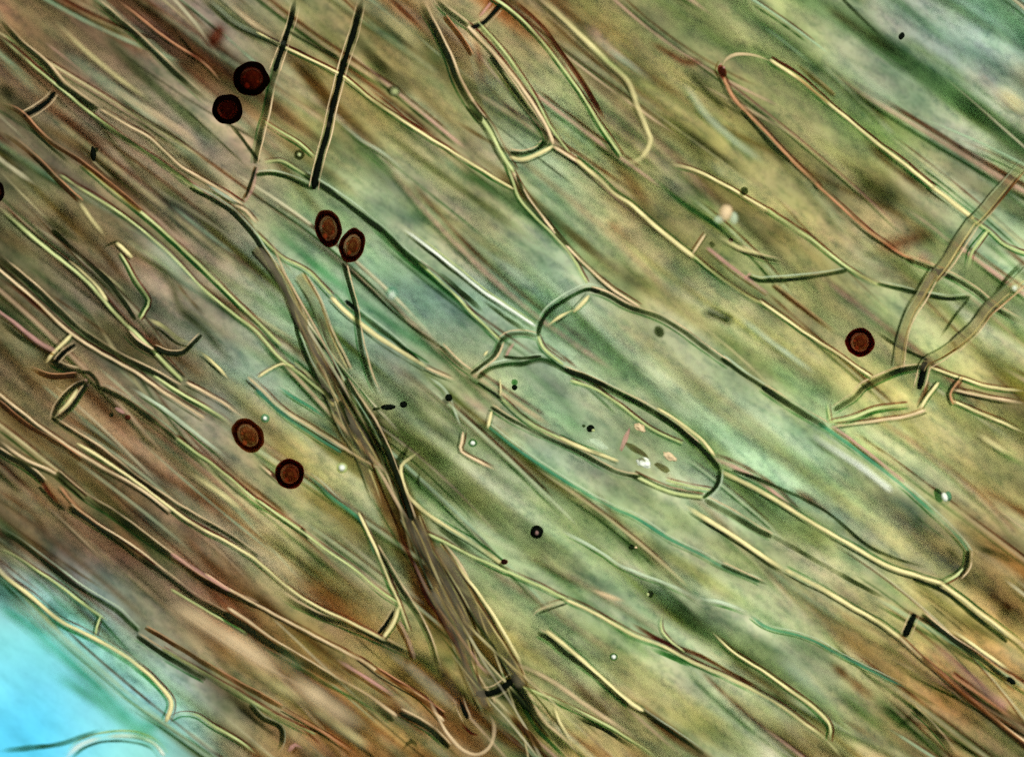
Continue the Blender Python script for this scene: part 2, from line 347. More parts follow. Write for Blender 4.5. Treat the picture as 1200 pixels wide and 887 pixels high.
for k in range(34):
    i0 = rnd.randrange(0, len(SPINE) - 14); n_ = rnd.randrange(10, min(42, len(SPINE) - i0)) if len(SPINE) - i0 > 12 else 10
    o0, o1 = rnd.gauss(0, .5), rnd.gauss(0, .5); path = []; ph = rnd.uniform(0, 99)
    for i in range(i0, i0 + n_):
        a, c = SPINE[max(0, i - 1)], SPINE[min(len(SPINE) - 1, i + 1)]; l = math.hypot(c[0] - a[0], c[1] - a[1])
        hw = 14 + 34 * i / len(SPINE); u = (i - i0) / n_
        o_ = hw * (o0 + (o1 - o0) * u) + 3 * mnoise.noise(Vector((i * .12, ph, 0)))
        path.append(P(SPINE[i][0] - (c[1] - a[1]) / l * o_, SPINE[i][1] + (c[0] - a[0]) / l * o_))
    if rnd.random() < .48:
        t = rnd.choice(DK); d = rnd.uniform(.2, .85); t = [v ** d for v in t]; bc = (.05, .05, .03); cl = .04
    else: t = (.98, .97, .92); bc = rnd.choice(BR); cl = rnd.uniform(.2, .6)
    w = rnd.uniform(2.6, 5.5)
    g.tube(path, [w / 200 * (1 + .4 * mnoise.noise(Vector((i * .3, ph, 2)))) for i in range(n_)], [.03 + rnd.uniform(0, .06)] * n_, mm, 6)
    for i in range(n_):
        f = min(1, min(i, n_ - 1 - i) / 4) * max(.1, min(1.3, .85 + .9 * mnoise.noise(Vector((i * .25, ph, 4)))))
        tin.extend([1 - (1 - t[0]) * f, 1 - (1 - t[1]) * f, 1 - (1 - t[2]) * f, 1] * 6); bod.extend([*bc, cl * f] * 6)
for k in range(34):
    i0 = rnd.randrange(len(SPINE) // 3, len(SPINE) - 16); n_ = rnd.randrange(10, min(34, len(SPINE) - i0)); ph = rnd.uniform(0, 99); o0 = rnd.gauss(0, .45); path = []
    for i in range(i0, i0 + n_):
        a, c = SPINE[max(0, i - 1)], SPINE[min(len(SPINE) - 1, i + 1)]; l = math.hypot(c[0] - a[0], c[1] - a[1]); o_ = (14 + 34 * i / len(SPINE)) * o0 + 5 * mnoise.noise(Vector((i * .12, ph, 0)))
        path.append(P(SPINE[i][0] - (c[1] - a[1]) / l * o_, SPINE[i][1] + (c[0] - a[0]) / l * o_))
    w = rnd.uniform(9, 20); t = rnd.choice([(.80, .72, .60), (.74, .76, .64), (.86, .74, .62), (.70, .64, .52)])
    g.tube(path, [w / 200] * n_, [rnd.uniform(-.35, -.1)] * n_, mm, 8, .6)
    for i in range(n_):
        f = min(1, min(i, n_ - 1 - i) / 4) * max(.1, min(1.2, .8 + .9 * mnoise.noise(Vector((i * .2, ph, 4)))))
        tin.extend([1 - (1 - t[0]) * f, 1 - (1 - t[1]) * f, 1 - (1 - t[2]) * f, 1] * 8); bod.extend([.4, .3, .2, .05 * f] * 8)
g.att['tint'] = tin; g.att['body'] = bod
o = g.build('tangled_threads'); tag(o, 'tangle of fine brown and olive threads making up the steep crossing bundle', 'tissue', None, 'stuff')
g = HT
o = g.build('hyphal_tissue'); tag(o, 'mass of blurred tan and green hyphae packed behind the sharp ones', 'tissue', None, 'stuff')

# ------------------------------------------------------------------ hypha walls
# profile of a wall and its painted optical edges: (side offset, radius, material) in widths; + is the upper-right flank
PROF = {  # side tubes paint lens fringes, refraction edges and halos as colour
 'hazy':   [(0, .55, 'olive'), (.50, .22, 'brown'), (-.50, .24, 'greend'), (.15, .2, 'pale')],
 'black':  [(0, .54, 'black'), (.90, .18, 'tan'), (-.90, .16, 'tan')],
 'dark':   [(0, .50, 'ink'), (.80, .26, 'tan'), (-.78, .26, 'greend')],
 'darkg':  [(0, .50, 'ink'), (.10, .42, 'greend'), (.85, .26, 'pale')],
 'brown':  [(0, .50, 'brown'), (.70, .28, 'orange')],
 'thin':   [(0, .50, 'ink')],
 'hollow': [(-.50, .12, 'ink'), (.50, .11, 'brown'), (0, .50, 'haze'), (.36, .11, 'yellow'), (-.38, .09, 'pale'), (.64, .10, 'tan')],
 'wall':   [(0, .40, 'yellow'), (.66, .30, 'redd'), (-.66, .34, 'greend')],
 'tan':    [(0, .40, 'tan'), (.68, .26, 'redd'), (-.70, .30, 'ink')],
 'orange': [(0, .38, 'orange'), (-.72, .36, 'ink'), (.6, .25, 'redd')],
 'green':  [(0, .40, 'green'), (.66, .26, 'redd'), (-.70, .32, 'greend')],
 'teal':   [(0, .44, 'teal'), (.75, .24, 'pale'), (-.66, .22, 'greend')],
 'double': [(-.50, .24, 'ink'), (.50, .24, 'ink'), (0, .34, 'green'), (.85, .18, 'redd')],
 'soft':   [(0, .50, 'tan')],
 'softy':  [(0, .50, 'yellow'), (-.7, .3, 'ink')],
 'softg':  [(0, .50, 'pale'), (-.75, .3, 'greend')],
 'white':  [(0, .42, 'white'), (-.72, .36, 'ink'), (.7, .2, 'green')],
 'pink':   [(0, .45, 'pink'), (-.7, .3, 'brown')],
 'smear':  [(0, .50, 'ink')],
 'smearr': [(0, .50, 'redd'), (.3, .4, 'brown')],
 'smearg': [(0, .50, 'greend')],
 'bright': [(0, .48, 'yellow'), (-.76, .22, 'ink'), (.76, .22, 'greend')],
}
cnt = [0]; QUEUE = []; NEAR = {}
def joined(p, me):
    """does the end p of path number me meet another wall? then it does not fade out"""
    cx, cy = int(p[0] // 16), int(p[1] // 16)
    for ix in (cx - 1, cx, cx + 1):
        for iy in (cy - 1, cy, cy + 1):
            for (q, x, y) in NEAR.get((ix, iy), ()):
                if q != me and (x - p[0]) ** 2 + (y - p[1]) ** 2 < 150: return True
    return False
def wall_geo(g, typ, w, z, pts, me, path):
    cnt[0] += 1; sd = cnt[0] * 3.7
    n = len(path)
    j0, j1 = joined(path[0], me), joined(path[-1], me)
    w = w if w < 4 else 4 + (w - 4) * .62 if w < 9 else w * .8
    z = .045 + .2 * z if z >= 0 else (.055 - .3 * z if z > -.16 else -z)
    sh_ = 1 - z / 100
    hazy = typ in ('smear', 'smearr', 'smearg', 'soft', 'softy', 'softg')
    soft = .70 if hazy and z > .2 else 1.0
    steady = typ == 'black'
    dx, dy = pts[-1][0] - pts[0][0], -(pts[-1][1] - pts[0][1])
    l = math.hypot(dx, dy) or 1
    sgn = 1 if (-dy + dx) / l >= 0 else -1
    if abs(-dy + dx) / l < .3: sgn = 1
    for q, (off, rad, mat) in enumerate(PROF[typ]):
        pp = []; rr = []; zz = []; ff = []
        for i in range(n):
            a = path[max(0, i - 1)]; c = path[min(n - 1, i + 1)]
            tx, ty = c[0] - a[0], c[1] - a[1]; tl = math.hypot(tx, ty) or 1
            nx, ny = ty / tl * sgn, -tx / tl * sgn            # pixel space, towards the upper right
            s = i * .05
            j = 1.3 * mnoise.noise(Vector((s * 1.7, sd, 0))) + .5 * mnoise.noise(Vector((s * 6, sd, 1))) + (.8 if off else 0) * mnoise.noise(Vector((s * 3, sd, q * 5.1)))
            o = off * w * (1 + .45 * mnoise.noise(Vector((s * 1.3, sd + 9, q)))) + j
            px_, py_ = P(path[i][0] + nx * o, path[i][1] + ny * o); pp.append((px_ * sh_, py_ * sh_))
            ef = 1.0; e = 1.0
            for d_, jn in ((i, j0), (n - 1 - i, j1)):
                if jn and not hazy: ef *= min(1, (d_ + 1.6) / 2.2); e *= min(1, (d_ + 1.2) / 1.8)
                else:
                    m_ = min(1, (d_ + .2) / min(9.0, n * .45)); ef *= m_ * m_ * (3 - 2 * m_); e *= min(1, (d_ + 1.0) / 4)
            if steady and not off and typ == 'black': lo_ = .85
            else: lo_ = .12
            ff.append(ef * soft * max(lo_, min(1.35, (.80 if not off else .54) + .9 * mnoise.noise(Vector((s * 1.6, sd + 51, q * 7.3))) + .40 * mnoise.noise(Vector((s * 6, sd + 71, q * 3.3))))))
            k = 1 + .30 * mnoise.noise(Vector((s * 2.1, sd, q + 3))) + .22 * mnoise.noise(Vector((s * 7, sd, q + 8)))
            if off: k *= .8 + .55 * mnoise.noise(Vector((s * 1.1, sd + 31, q * 2.3)))
            rr.append(max(.0015, (1.10 if off or rad > .46 else 1.02) * rad * w / PXU * k * e))
            zz.append(z - (.004 if off else 0) * (1 + q) + .012 * mnoise.noise(Vector((s, sd, 77))))
        g.tube(pp, rr, zz, mat, 8, 1.0, ff)
def thing(name, label, cat, group, parts):
    x, y = parts[0][4][0]
    o = empty(name, x, y); tag(o, label, cat, group)
    for pn, typ, w, z, pts in parts:
        me = len(QUEUE); path = catmull(pts); QUEUE.append((o, pn, typ, w, z, pts, path))
        for (x, y) in path: NEAR.setdefault((int(x // 16), int(y // 16)), []).append((me, x, y))
    return o
def build_walls():
    for me, (o, pn, typ, w, z, pts, path) in enumerate(QUEUE):
        g = Geo(); wall_geo(g, typ, w, z, pts, me, path); g.build(pn, o, tuple(o.location))
H = 'hyphae running through the tissue'
def hy(label, *parts): return thing('hypha', label, 'hypha', H, parts)
W_, SE = 'wall', 'septum'


# ---- upper left
hy('hypha with two thick black walls coming steeply from the top to a curved end wall',
   (W_,'black',7.5,.25,[(347,-4),(340,26),(332,52),(322,84)]), (W_,'dark',7,.2,[(326,70),(321,88),(315,110),(310,135),(303,165),(299,192)]),
   (W_,'black',7.5,.25,[(426,-4),(412,45),(401,82),(392,118),(384,155),(372,195),(367,222)]),
   (SE,'darkg',6,.1,[(300,205),(322,204),(345,212),(367,222)]), (SE,'green',4,.05,[(310,190),(330,189),(350,200),(368,212)]))
hy('long hypha with black wall ending at the lower of the two near-black spores',
   (W_,'dark',6.5,0,[(105,-3),(140,25),(175,57),(212,92),(246,123)]))
hy('thin orange-pink strand running just above the black wall towards the near-black spores',
   (W_,'orange',5.5,-.2,[(133,-3),(175,30),(205,52),(240,75),(262,99)]))
hy('broad dark hypha from the upper left corner with a black cross wall under it',
   (W_,'dark',7,0,[(-4,20),(25,50),(50,72),(72,100)]), (W_,'dark',8,0,[(66,96),(90,113),(114,129)]),
   (W_,'green',5,0,[(-4,40),(30,70),(67,100),(100,128),(140,158),(195,195),(240,228)]),
   (W_,'smear',5,-.2,[(105,131),(140,158),(195,195),(235,225)]),
   (W_,'tan',5,-.1,[(118,128),(150,148),(175,162),(212,195),(255,220),(285,240)]),
   (SE,'black',6,.05,[(64,108),(56,118),(45,126),(27,136)]))
hy('brown strand hanging from the black cross wall near the left edge',
   (W_,'brown',5,-.1,[(-4,123),(15,128),(28,137),(55,165),(87,185),(130,217),(165,248)]), (W_,'smear',4,-.2,[(24,138),(50,165),(85,195)]))
hy('dark blurred strand between the upper left corner hypha and the black-walled one',
   (W_,'smear',8,-.5,[(128,105),(162,137),(195,155),(228,182)]), (W_,'soft',5,-.5,[(118,95),(160,122),(200,145),(240,175)]),
   (W_,'softy',5,-.4,[(60,20),(100,60),(140,92),(190,128)]))
hy('brown-black strand entering at the left edge above the cut-off spore',
   (W_,'brown',5,-.1,[(-4,152),(20,168),(37,182),(72,217),(95,238)]), (W_,'smear',5,-.15,[(30,178),(50,195),(74,220)]))
hy('green-edged dark strand along the top edge left of the red blurred spore',
   (W_,'darkg',5,-.4,[(236,-3),(270,27),(300,42),(335,55)]), (W_,'soft',4,-.4,[(262,0),(300,30),(330,45)]))
hy('bright straw-coloured line crossing behind both thick black walls',
   (W_,'wall',5,-.1,[(300,38),(337,57),(385,80),(405,92),(440,120),(480,147),(520,172),(560,197),(602,222)]),
   (W_,'smearr',4,-.3,[(425,100),(455,122),(480,142),(510,158)]))
hy('pale green line with a green droplet beside it between the black walls',
   (W_,'green',4.5,-.1,[(308,141),(330,155),(350,167),(368,183)]), (W_,'softg',4,-.3,[(395,140),(420,162),(450,180),(480,205)]))
hy('dark green streak right of the thicker black wall',
   (W_,'smearg',9,-.7,[(420,65),(440,80),(460,92)]), (W_,'smearg',10,-.8,[(405,165),(435,185),(470,215)]), (W_,'softy',6,-.7,[(440,10),(470,35),(500,62)]))
hy('thin brown dark line parallel to the straw-coloured line and left of it',
   (W_,'thin',3.5,-.3,[(335,35),(360,50),(395,68)]), (W_,'soft',5,-.4,[(320,100),(350,122),(390,150)]), (W_,'smear',12,-.8,[(340,65),(365,85),(385,105)]))
# ---- left field
hy('green double line sweeping from left of the spore pair down to the cross wall',
   (W_,'green',5.5,0,[(95,192),(130,222),(175,257),(205,284),(240,317),(275,352),(303,378),(330,405)]),
   (W_,'green',5,0,[(70,205),(95,222),(140,249),(175,277),(200,299),(237,337),(275,369),(302,390),(327,419),(355,441),(385,464)]),
   (W_,'smearg',4,-.05,[(130,226),(175,262),(205,289),(240,322),(300,380)]),
   (SE,'wall',4.5,0,[(302,442),(315,434),(332,427),(345,431)]))
hy('yellow-edged hypha starting beside the cut-off spore at the left edge',
   (W_,'double',9,0,[(-4,240),(37,277),(75,307),(100,329),(130,362),(160,392),(180,412),(214,446)]),
   (W_,'bright',5,.02,[(80,306),(100,322),(114,336),(126,353)]), (W_,'dark',7,-.05,[(148,390),(160,402),(182,416)]))
hy('black blurred wedge above the yellow-edged hypha',
   (W_,'smear',12,-.35,[(45,252),(64,264),(82,277),(104,287)]), (W_,'thin',6,-.2,[(60,270),(100,305),(137,342),(158,375)]), (W_,'softy',5,-.3,[(88,230),(105,255),(125,280)]))
hy('pair of tan walls low on the left edge joined by a pale cross wall',
   (W_,'dark',5.5,0,[(-4,299),(37,334),(75,369),(100,392),(140,417),(178,436),(210,455)]),
   (W_,'tan',6,0,[(-4,313),(37,349),(77,386),(115,412),(160,437),(195,462),(240,490)]),
   (W_,'smearr',5,-.05,[(-4,325),(25,344),(72,386)]),
   (SE,'bright',5.5,.05,[(84,392),(72,404),(62,414),(54,425)]), (SE,'black',4,.03,[(88,404),(76,412),(66,424)]))
hy('small bent green tube standing among the left hyphae',
   (W_,'green',5,-.05,[(140,297),(150,312),(162,332),(175,352),(170,364),(164,374)]), (W_,'thin',5,-.1,[(118,292),(128,287),(138,283)]),
   (W_,'bright',6,-.1,[(136,284),(145,292),(155,302)]))
hy('bean-shaped bright hypha piece ringed in black left of the cross wall',
   (W_,'softy',8,-.15,[(172,372),(190,382),(210,398),(228,402)]), (W_,'dark',5,-.1,[(180,408),(196,414),(214,413),(226,402),(236,392)]), (W_,'softy',6,-.2,[(232,410),(250,425),(270,445)]))
hy('broad dark blurred streak under the green double line',
   (W_,'smear',12,-.6,[(172,306),(200,332),(212,362),(240,387),(278,436)]), (W_,'softg',14,-.8,[(150,262),(185,295),(220,330),(262,372)]))
hy('dark green strand running to the bright knot above the oval spores',
   (W_,'darkg',6,-.1,[(222,220),(262,242),(285,262),(304,286),(325,322),(342,362),(350,397),(367,435),(392,470)]),
   (W_,'softg',6,-.2,[(240,215),(268,232),(285,240)]))
hy('pale looping strand tying the knot left of the dark end wall',
   (W_,'pink',6,0,[(302,196),(299,208),(296,222),(286,238)]), (W_,'thin',4,.02,[(288,232),(291,220),(296,208),(300,196)]),
   (W_,'tan',5,-.05,[(276,240),(288,248),(300,262)]), (W_,'thin',5,0,[(262,138),(280,158),(292,174),(304,190)]))
hy('red dark strand along the lower left edge beside the pale cross wall',
   (W_,'pink',7,-.25,[(-4,362),(20,380),(45,400),(66,412)]), (W_,'smear',7,-.3,[(-4,372),(20,392),(50,412)]), (W_,'brown',6,-.2,[(30,430),(60,442),(90,440)]))
hy('dark knot of wall above the lens-shaped cell',
   (W_,'dark',6,0,[(60,424),(75,432),(92,436)]), (W_,'thin',4,0,[(92,436),(104,436),(113,445),(118,456)]), (W_,'pink',4,0,[(100,444),(104,452)]))
# ---- lower left
hy('hypha with thick green-black wall starting at the lens-shaped cell',
   (W_,'darkg',8,0,[(117,455),(145,469),(175,491),(206,515)]), (W_,'green',5,0,[(206,512),(232,532),(250,544),(275,564),(300,586),(330,606),(357,624)]),
   (W_,'softg',6,-.2,[(150,452),(190,478),(230,508),(270,540)]))
hy('grey-green hypha carrying the pair of brown spores',
   (W_,'green',5,-.05,[(180,440),(215,462),(250,482),(275,500)]), (W_,'tan',5,0,[(218,448),(255,468),(290,492)]),
   (W_,'tan',5,0,[(300,541),(318,556),(336,571)]), (W_,'teal',6,.02,[(355,552),(375,570),(390,584),(420,606),(432,625),(438,650)]))
hy('tan-walled hypha passing above the brown spore pair',
   (W_,'tan',6.5,0,[(290,442),(310,460),(332,479),(370,504),(410,529),(442,548)]), (W_,'teal',6,-.05,[(300,456),(330,485),(365,508),(400,530)]))
hy('short teal hypha piece right of the cross wall',
   (W_,'teal',5,-.1,[(322,450),(345,466),(365,478),(384,492)]), (W_,'bright',5,0,[(345,424),(362,440),(380,458),(392,476)]))
hy('twin olive walls from the left edge below the lens-shaped cell',
   (W_,'tan',6,0,[(-4,460),(30,487),(62,511),(100,536),(155,567),(200,600)]), (W_,'brown',5,-.05,[(-4,470),(30,497),(62,517),(95,540)]),
   (W_,'dark',4.5,.02,[(60,490),(100,516),(140,544),(180,574),(225,604),(265,626),(302,652)]),
   (W_,'wall',6,0,[(90,519),(155,561),(215,606),(265,634),(300,656),(337,688),(370,710),(400,724),(425,737),(452,752)]),
   (W_,'dark',6.5,0,[(322,692),(350,710),(375,722),(410,734),(450,752),(478,766),(498,776)]),
   (SE,'bright',6,.05,[(468,710),(464,724),(458,736),(449,748)]), (SE,'black',4,.04,[(462,716),(454,730),(444,742)]))
hy('olive wall with a dark bead below the lower brown spore',
   (W_,'green',5,-.05,[(300,584),(330,606),(357,625),(385,646),(412,665),(440,688),(466,706)]), (W_,'thin',6,0,[(352,619),(357,625),(361,631)]),
   (W_,'softy',6,-.4,[(200,540),(250,572),(290,605)]), (W_,'smear',9,-.5,[(300,620),(340,650),(390,690)]))
hy('thick dark wall of the brown bundle running from the left edge to the lower middle',
   (W_,'tan',6,0,[(-4,514),(30,538),(65,555),(100,584)]), (W_,'dark',6,0,[(-4,527),(35,551),(52,566)]),
   (W_,'dark',8,.05,[(66,554),(105,586),(140,609),(175,634),(215,664),(250,687),(300,712)]),
   (W_,'tan',5,0,[(240,672),(300,708),(360,740),(435,780)]))
hy('second dark wall of the brown bundle, broadest and blackest at its lower end',
   (W_,'dark',6.5,.02,[(80,594),(120,621),(155,644),(190,672),(230,702),(265,720)]),
   (W_,'dark',11,.08,[(262,718),(300,744),(325,760),(362,780),(400,802),(430,820),(461,844)]),
   (W_,'green',4,0,[(200,690),(240,714),(290,742)]))
hy('red-brown twisted strand between the two dark walls of the brown bundle',
   (W_,'smearr',7,0,[(36,552),(50,566),(60,580),(74,596)]), (W_,'thin',6,.02,[(46,570),(62,588),(76,598)]), (W_,'orange',5,0,[(70,570),(95,600),(140,634),(180,664)]),
   (W_,'pink',8,-.2,[(200,648),(230,668),(270,692)]))
hy('tan blurred hypha filling the gap below the dark walls of the brown bundle',
   (W_,'soft',22,-.9,[(190,700),(240,730),(290,762),(340,800)]), (W_,'softy',10,-.6,[(260,760),(320,800),(380,840),(440,880)]), (W_,'orange',5,-.2,[(330,830),(370,852),(420,886)]),
   (W_,'soft',20,-.9,[(330,790),(380,822),(430,860)]))
hy('dark green wall along the border of the bluish fluid',
   (W_,'darkg',6,0,[(-4,618),(30,641),(60,664),(87,685),(135,715),(162,740)]), (W_,'dark',7,.02,[(160,745),(200,772),(240,797)]),
   (W_,'green',5.5,0,[(190,760),(250,795),(300,825),(330,842),(370,860)]), (W_,'brown',5,-.1,[(170,735),(220,765),(270,795),(330,830)]))
hy('bright yellow-green hypha bending down at its end beside the bluish fluid',
   (W_,'wall',9,0,[(-4,668),(37,700),(70,727),(107,746),(140,765),(170,787),(195,812),(201,826),(195,846)]),
   (W_,'green',5,0,[(-4,640),(20,652),(42,667),(75,690),(112,718),(130,730)]), (SE,'green',4,0,[(112,745),(114,734),(118,722)]))
hy('pale green looping hypha at the lower edge right of the bluish fluid',
   (W_,'green',6,-.05,[(200,842),(212,836),(230,837),(252,852),(280,868),(305,886)]), (W_,'softg',8,-.3,[(212,852),(235,868),(262,888)]))
hy('teal blurred hypha edging the bluish fluid',
   (W_,'teal',12,-.7,[(-6,700),(40,735),(80,770),(118,805),(150,838),(185,852)]), (W_,'softg',10,-.6,[(10,690),(60,735),(110,775),(150,808)]),
   (W_,'smearg',12,-.8,[(60,788),(100,812),(140,842),(180,868),(210,880)]))
hy('dark curved wall at the bottom left corner under the bluish fluid',
   (W_,'smear',8,-.3,[(-6,880),(30,876),(70,872),(100,862),(125,852)]), (W_,'white',9,-.3,[(72,892),(92,874),(120,864),(150,862),(178,870),(192,886)]))
hy('small green pocket of wall at the lower edge below the tan bundle',
   (W_,'darkg',6,-.05,[(292,826),(308,842),(328,852),(330,868),(322,884)]), (W_,'pink',9,-.2,[(338,880),(346,872),(356,878)]))
# ---- steep bundle
BU = 'hyphae of the steep crossing bundle'
def bu(label, *parts): return thing('hypha', label, 'hypha', BU, parts)
bu('dark spine of the steep bundle crossing the picture below the oval spores',
   (W_,'hollow',16,0,[(350,322),(370,357),(385,397),(405,437)]), (W_,'dark',7,.2,[(405,445),(430,484),(447,514),(462,549),(475,584),(483,610)]))
bu('dark line dropping from the oval spore pair into the steep bundle',
   (W_,'dark',5.5,-.1,[(402,308),(406,322),(412,342),(417,362),(422,400),(432,440),(445,468)]), (W_,'black',5,.02,[(405,352),(412,358),(420,365)]))
bu('olive strand on the left flank of the steep bundle',
   (W_,'hollow',17,.05,[(300,290),(330,330),(352,375),(372,420),(395,460),(415,500),(440,545)]),
   (W_,'hollow',16,.02,[(366,430),(386,462),(402,500),(420,530),(436,570),(446,598)]), (W_,'thin',9,-.1,[(398,470),(412,500),(424,512)]))
bu('bright hooked strand at the middle of the steep bundle running off to the right',
   (W_,'bright',6,.1,[(494,528),(480,538),(471,546),(472,560),(482,584),(505,604),(550,634),(590,662)]), (W_,'thin',9,.02,[(480,518),(474,530),(466,540)]),
   (W_,'thin',8,.02,[(492,552),(490,566),(494,576)]), (W_,'smear',9,-.1,[(505,610),(530,630),(560,652)]))
bu('red-brown strand in the lower steep bundle',
   (W_,'smearr',6,.05,[(464,616),(480,650),(497,695),(517,725),(540,765),(556,798)]), (W_,'hollow',18,.05,[(474,606),(492,640),(508,680),(535,730),(552,780)]))
bu('dark strand right of the red-brown one in the lower steep bundle',
   (W_,'hollow',18,.05,[(486,606),(500,640),(515,670),(537,710),(553,747)]), (W_,'hollow',20,0,[(505,690),(530,740),(550,790),(570,830)]))
bu('pale-edged broad dark strand at the right flank of the steep bundle',
   (W_,'hollow',20,.1,[(510,640),(530,668),(550,702),(575,740),(598,778),(612,806)]), (W_,'softy',5,.12,[(520,640),(540,668),(567,704),(597,752),(615,785)]))
bu('yellow-brown strand crossing into the bundle at the pale short cross wall',
   (W_,'wall',5,.05,[(420,600),(436,634),(452,672),(467,704),(480,740)]), (W_,'pink',8,-.1,[(468,728),(478,748),(486,772)]), (W_,'dark',5,.02,[(440,640),(470,690),(500,740),(515,790)]))
bu('black clump of wall at the foot of the steep bundle',
   (W_,'black',9,.1,[(558,812),(575,812),(588,806),(602,796)]), (W_,'black',8,.05,[(537,816),(542,830),(548,842)]), (W_,'smear',10,-.1,[(590,800),(610,820),(628,840)]))
bu('tan loop closing the foot of the steep bundle',
   (W_,'soft',5,-.22,[(500,812),(512,838),(526,862),(544,880),(562,884),(576,872),(579,850),(572,834)]), (W_,'smearr',5,.06,[(538,846),(552,860),(562,862)]))
bu('brown-black strand running off the bottom edge right of the foot of the bundle',
   (W_,'dark',11,.05,[(600,790),(614,815),(632,848),(652,866),(678,892)]), (W_,'softy',5,.06,[(648,820),(655,845),(672,872)]), (W_,'brown',8,-.1,[(590,830),(615,855),(640,884)]))
bu('dark reddish strand leaving the bottom edge below the tan loop',
   (W_,'dark',7,.02,[(468,834),(500,852),(526,876)]), (W_,'smearr',7,0,[(580,850),(605,870),(625,890)]), (W_,'thin',7,.02,[(470,880),(482,868),(492,880)]))
bu('soft tan strands fanning left of the foot of the bundle',
   (W_,'tan',6,-.05,[(420,770),(455,795),(490,815),(520,845)]), (W_,'brown',6,-.1,[(440,785),(480,810),(520,838)]), (W_,'pink',7,-.2,[(390,770),(430,795),(470,820)]))
# ---- centre
hy('hypha with dark green wall ending in the bright green tip at the central junction',
   (W_,'darkg',8,0,[(355,205),(382,222),(407,239),(432,259),(450,272),(475,297),(500,317)]), (W_,'green',6,.02,[(490,308),(525,338),(540,353),(555,369),(570,383),(586,399)]),
   (W_,'smearg',7,-.05,[(430,262),(475,302),(510,330),(540,358)]))
hy('glassy white line pointing into the central junction',
   (W_,'white',6.5,.02,[(470,266),(505,292),(537,318),(564,340),(595,360),(628,382)]), (W_,'smear',9,-.1,[(508,316),(540,342),(570,368)]), (W_,'smear',5,-.05,[(565,352),(590,370),(622,392)]))
hy('straw-coloured bright line below the oval spores, brightest at its lower end',
   (W_,'green',5,0,[(300,272),(330,300),(360,317),(390,347)]), (W_,'bright',8,.02,[(388,348),(405,366),(440,393),(470,412),(500,430)]), (W_,'tan',5,0,[(498,430),(520,440),(535,446)]),
   (W_,'darkg',6,0,[(417,364),(440,382),(460,397),(492,424)]))
hy('thin dark line from the oval spores to the left end of the central junction',
   (W_,'thin',4,.02,[(404,312),(435,342),(452,359),(482,384),(518,408)]), (W_,'dark',5,.03,[(516,406),(537,426),(553,438)]))
hy('tan elbow-shaped strand left of the almond-shaped cell',
   (W_,'pale',4,-.1,[(528,470),(534,485),(541,502)]) if False else (W_,'softg',4,-.1,[(528,470),(534,485),(541,502)]),
   (W_,'tan',6,0,[(543,506),(541,518),(540,529),(560,540),(584,551)]), (W_,'bright',5,.02,[(576,482),(573,492),(571,502)]), (W_,'softg',5,-.1,[(500,440),(520,455),(535,480)]))
hy('long double-walled hypha coming down from the top edge to the round-ended cell',
   (W_,'dark',8,.1,[(490,-4),(507,30),(525,68),(537,98),(555,128),(566,142)]),
   (W_,'double',10,.1,[(550,122),(572,150),(587,180),(602,202)]),
   (W_,'green',5,.05,[(592,188),(600,210),(608,232),(625,252),(650,277),(672,303),(688,332)]),
   (W_,'tan',5,.05,[(600,200),(614,224),(632,250),(657,280),(682,307),(712,335),(750,360)]), (W_,'thin',3.5,.06,[(604,206),(620,234),(642,262),(668,292)]))
hy('brown dark knot with crossing sticks at the top edge',
   (W_,'dark',6,-.05,[(506,-4),(525,15),(548,32)]), (W_,'black',6,0,[(588,4),(568,25),(550,34)]), (W_,'pink',5,0,[(578,0),(562,20)]), (W_,'smearr',9,-.5,[(556,40),(562,70),(567,106)]),
   (W_,'brown',6,-.2,[(520,20),(540,45),(552,66)]))
hy('straw-coloured long line from the three-way junction to the lone round spore',
   (W_,'tan',6.5,.05,[(648,172),(665,182),(682,192)]), (W_,'bright',7,.06,[(674,186),(700,208),(720,226),(740,240),(770,267),(800,291),(814,302)]),
   (W_,'green',5,0,[(812,300),(840,322),(870,343),(900,360)]), (W_,'wall',5,-.05,[(890,352),(915,370),(937,386),(982,415),(1022,442)]))
hy('green and red edged line right of the top-edge knot',
   (W_,'green',6,-.15,[(575,-4),(605,17),(630,42),(655,75),(682,112),(705,150),(728,184)]), (W_,'smearr',5,-.12,[(600,-2),(632,28),(662,68),(690,110),(712,148)]))
hy('tan line curving like a hook beside the three-way junction',
   (W_,'softy',8,-.3,[(632,-4),(675,37),(712,72),(735,94),(747,125),(760,155),(763,166),(755,182),(742,190),(728,184)]), (W_,'softg',6,-.5,[(690,40),(730,70),(770,100)]))
# ---- upper right
hy('straw line bent above the lower cross-shaped tangle, turning green towards the right',
   (W_,'wall',5.5,-.05,[(780,194),(797,195),(825,205),(862,224),(900,247)]), (W_,'green',5.5,0,[(898,245),(930,267),(957,285),(995,315),(1032,335)]), (W_,'darkg',5.5,.02,[(1028,333),(1055,340),(1080,345),(1110,350),(1137,348)]))
hy('dark curved line with orange upper edge and red hooked end',
   (W_,'pink',7,-.05,[(846,74),(842,82),(846,92)]), (W_,'orange',7,0,[(846,88),(853,102),(866,122),(900,158),(930,190),(962,221)]),
   (W_,'orange',6,.02,[(955,215),(1000,256),(1040,287),(1072,307)]), (W_,'black',8,.05,[(1062,304),(1086,314),(1110,322)]) if False else (W_,'dark',6,.05,[(1062,302),(1105,320),(1140,340),(1170,365),(1204,382)]),
   (W_,'thin',6,-.1,[(868,130),(900,166),(925,190)]))
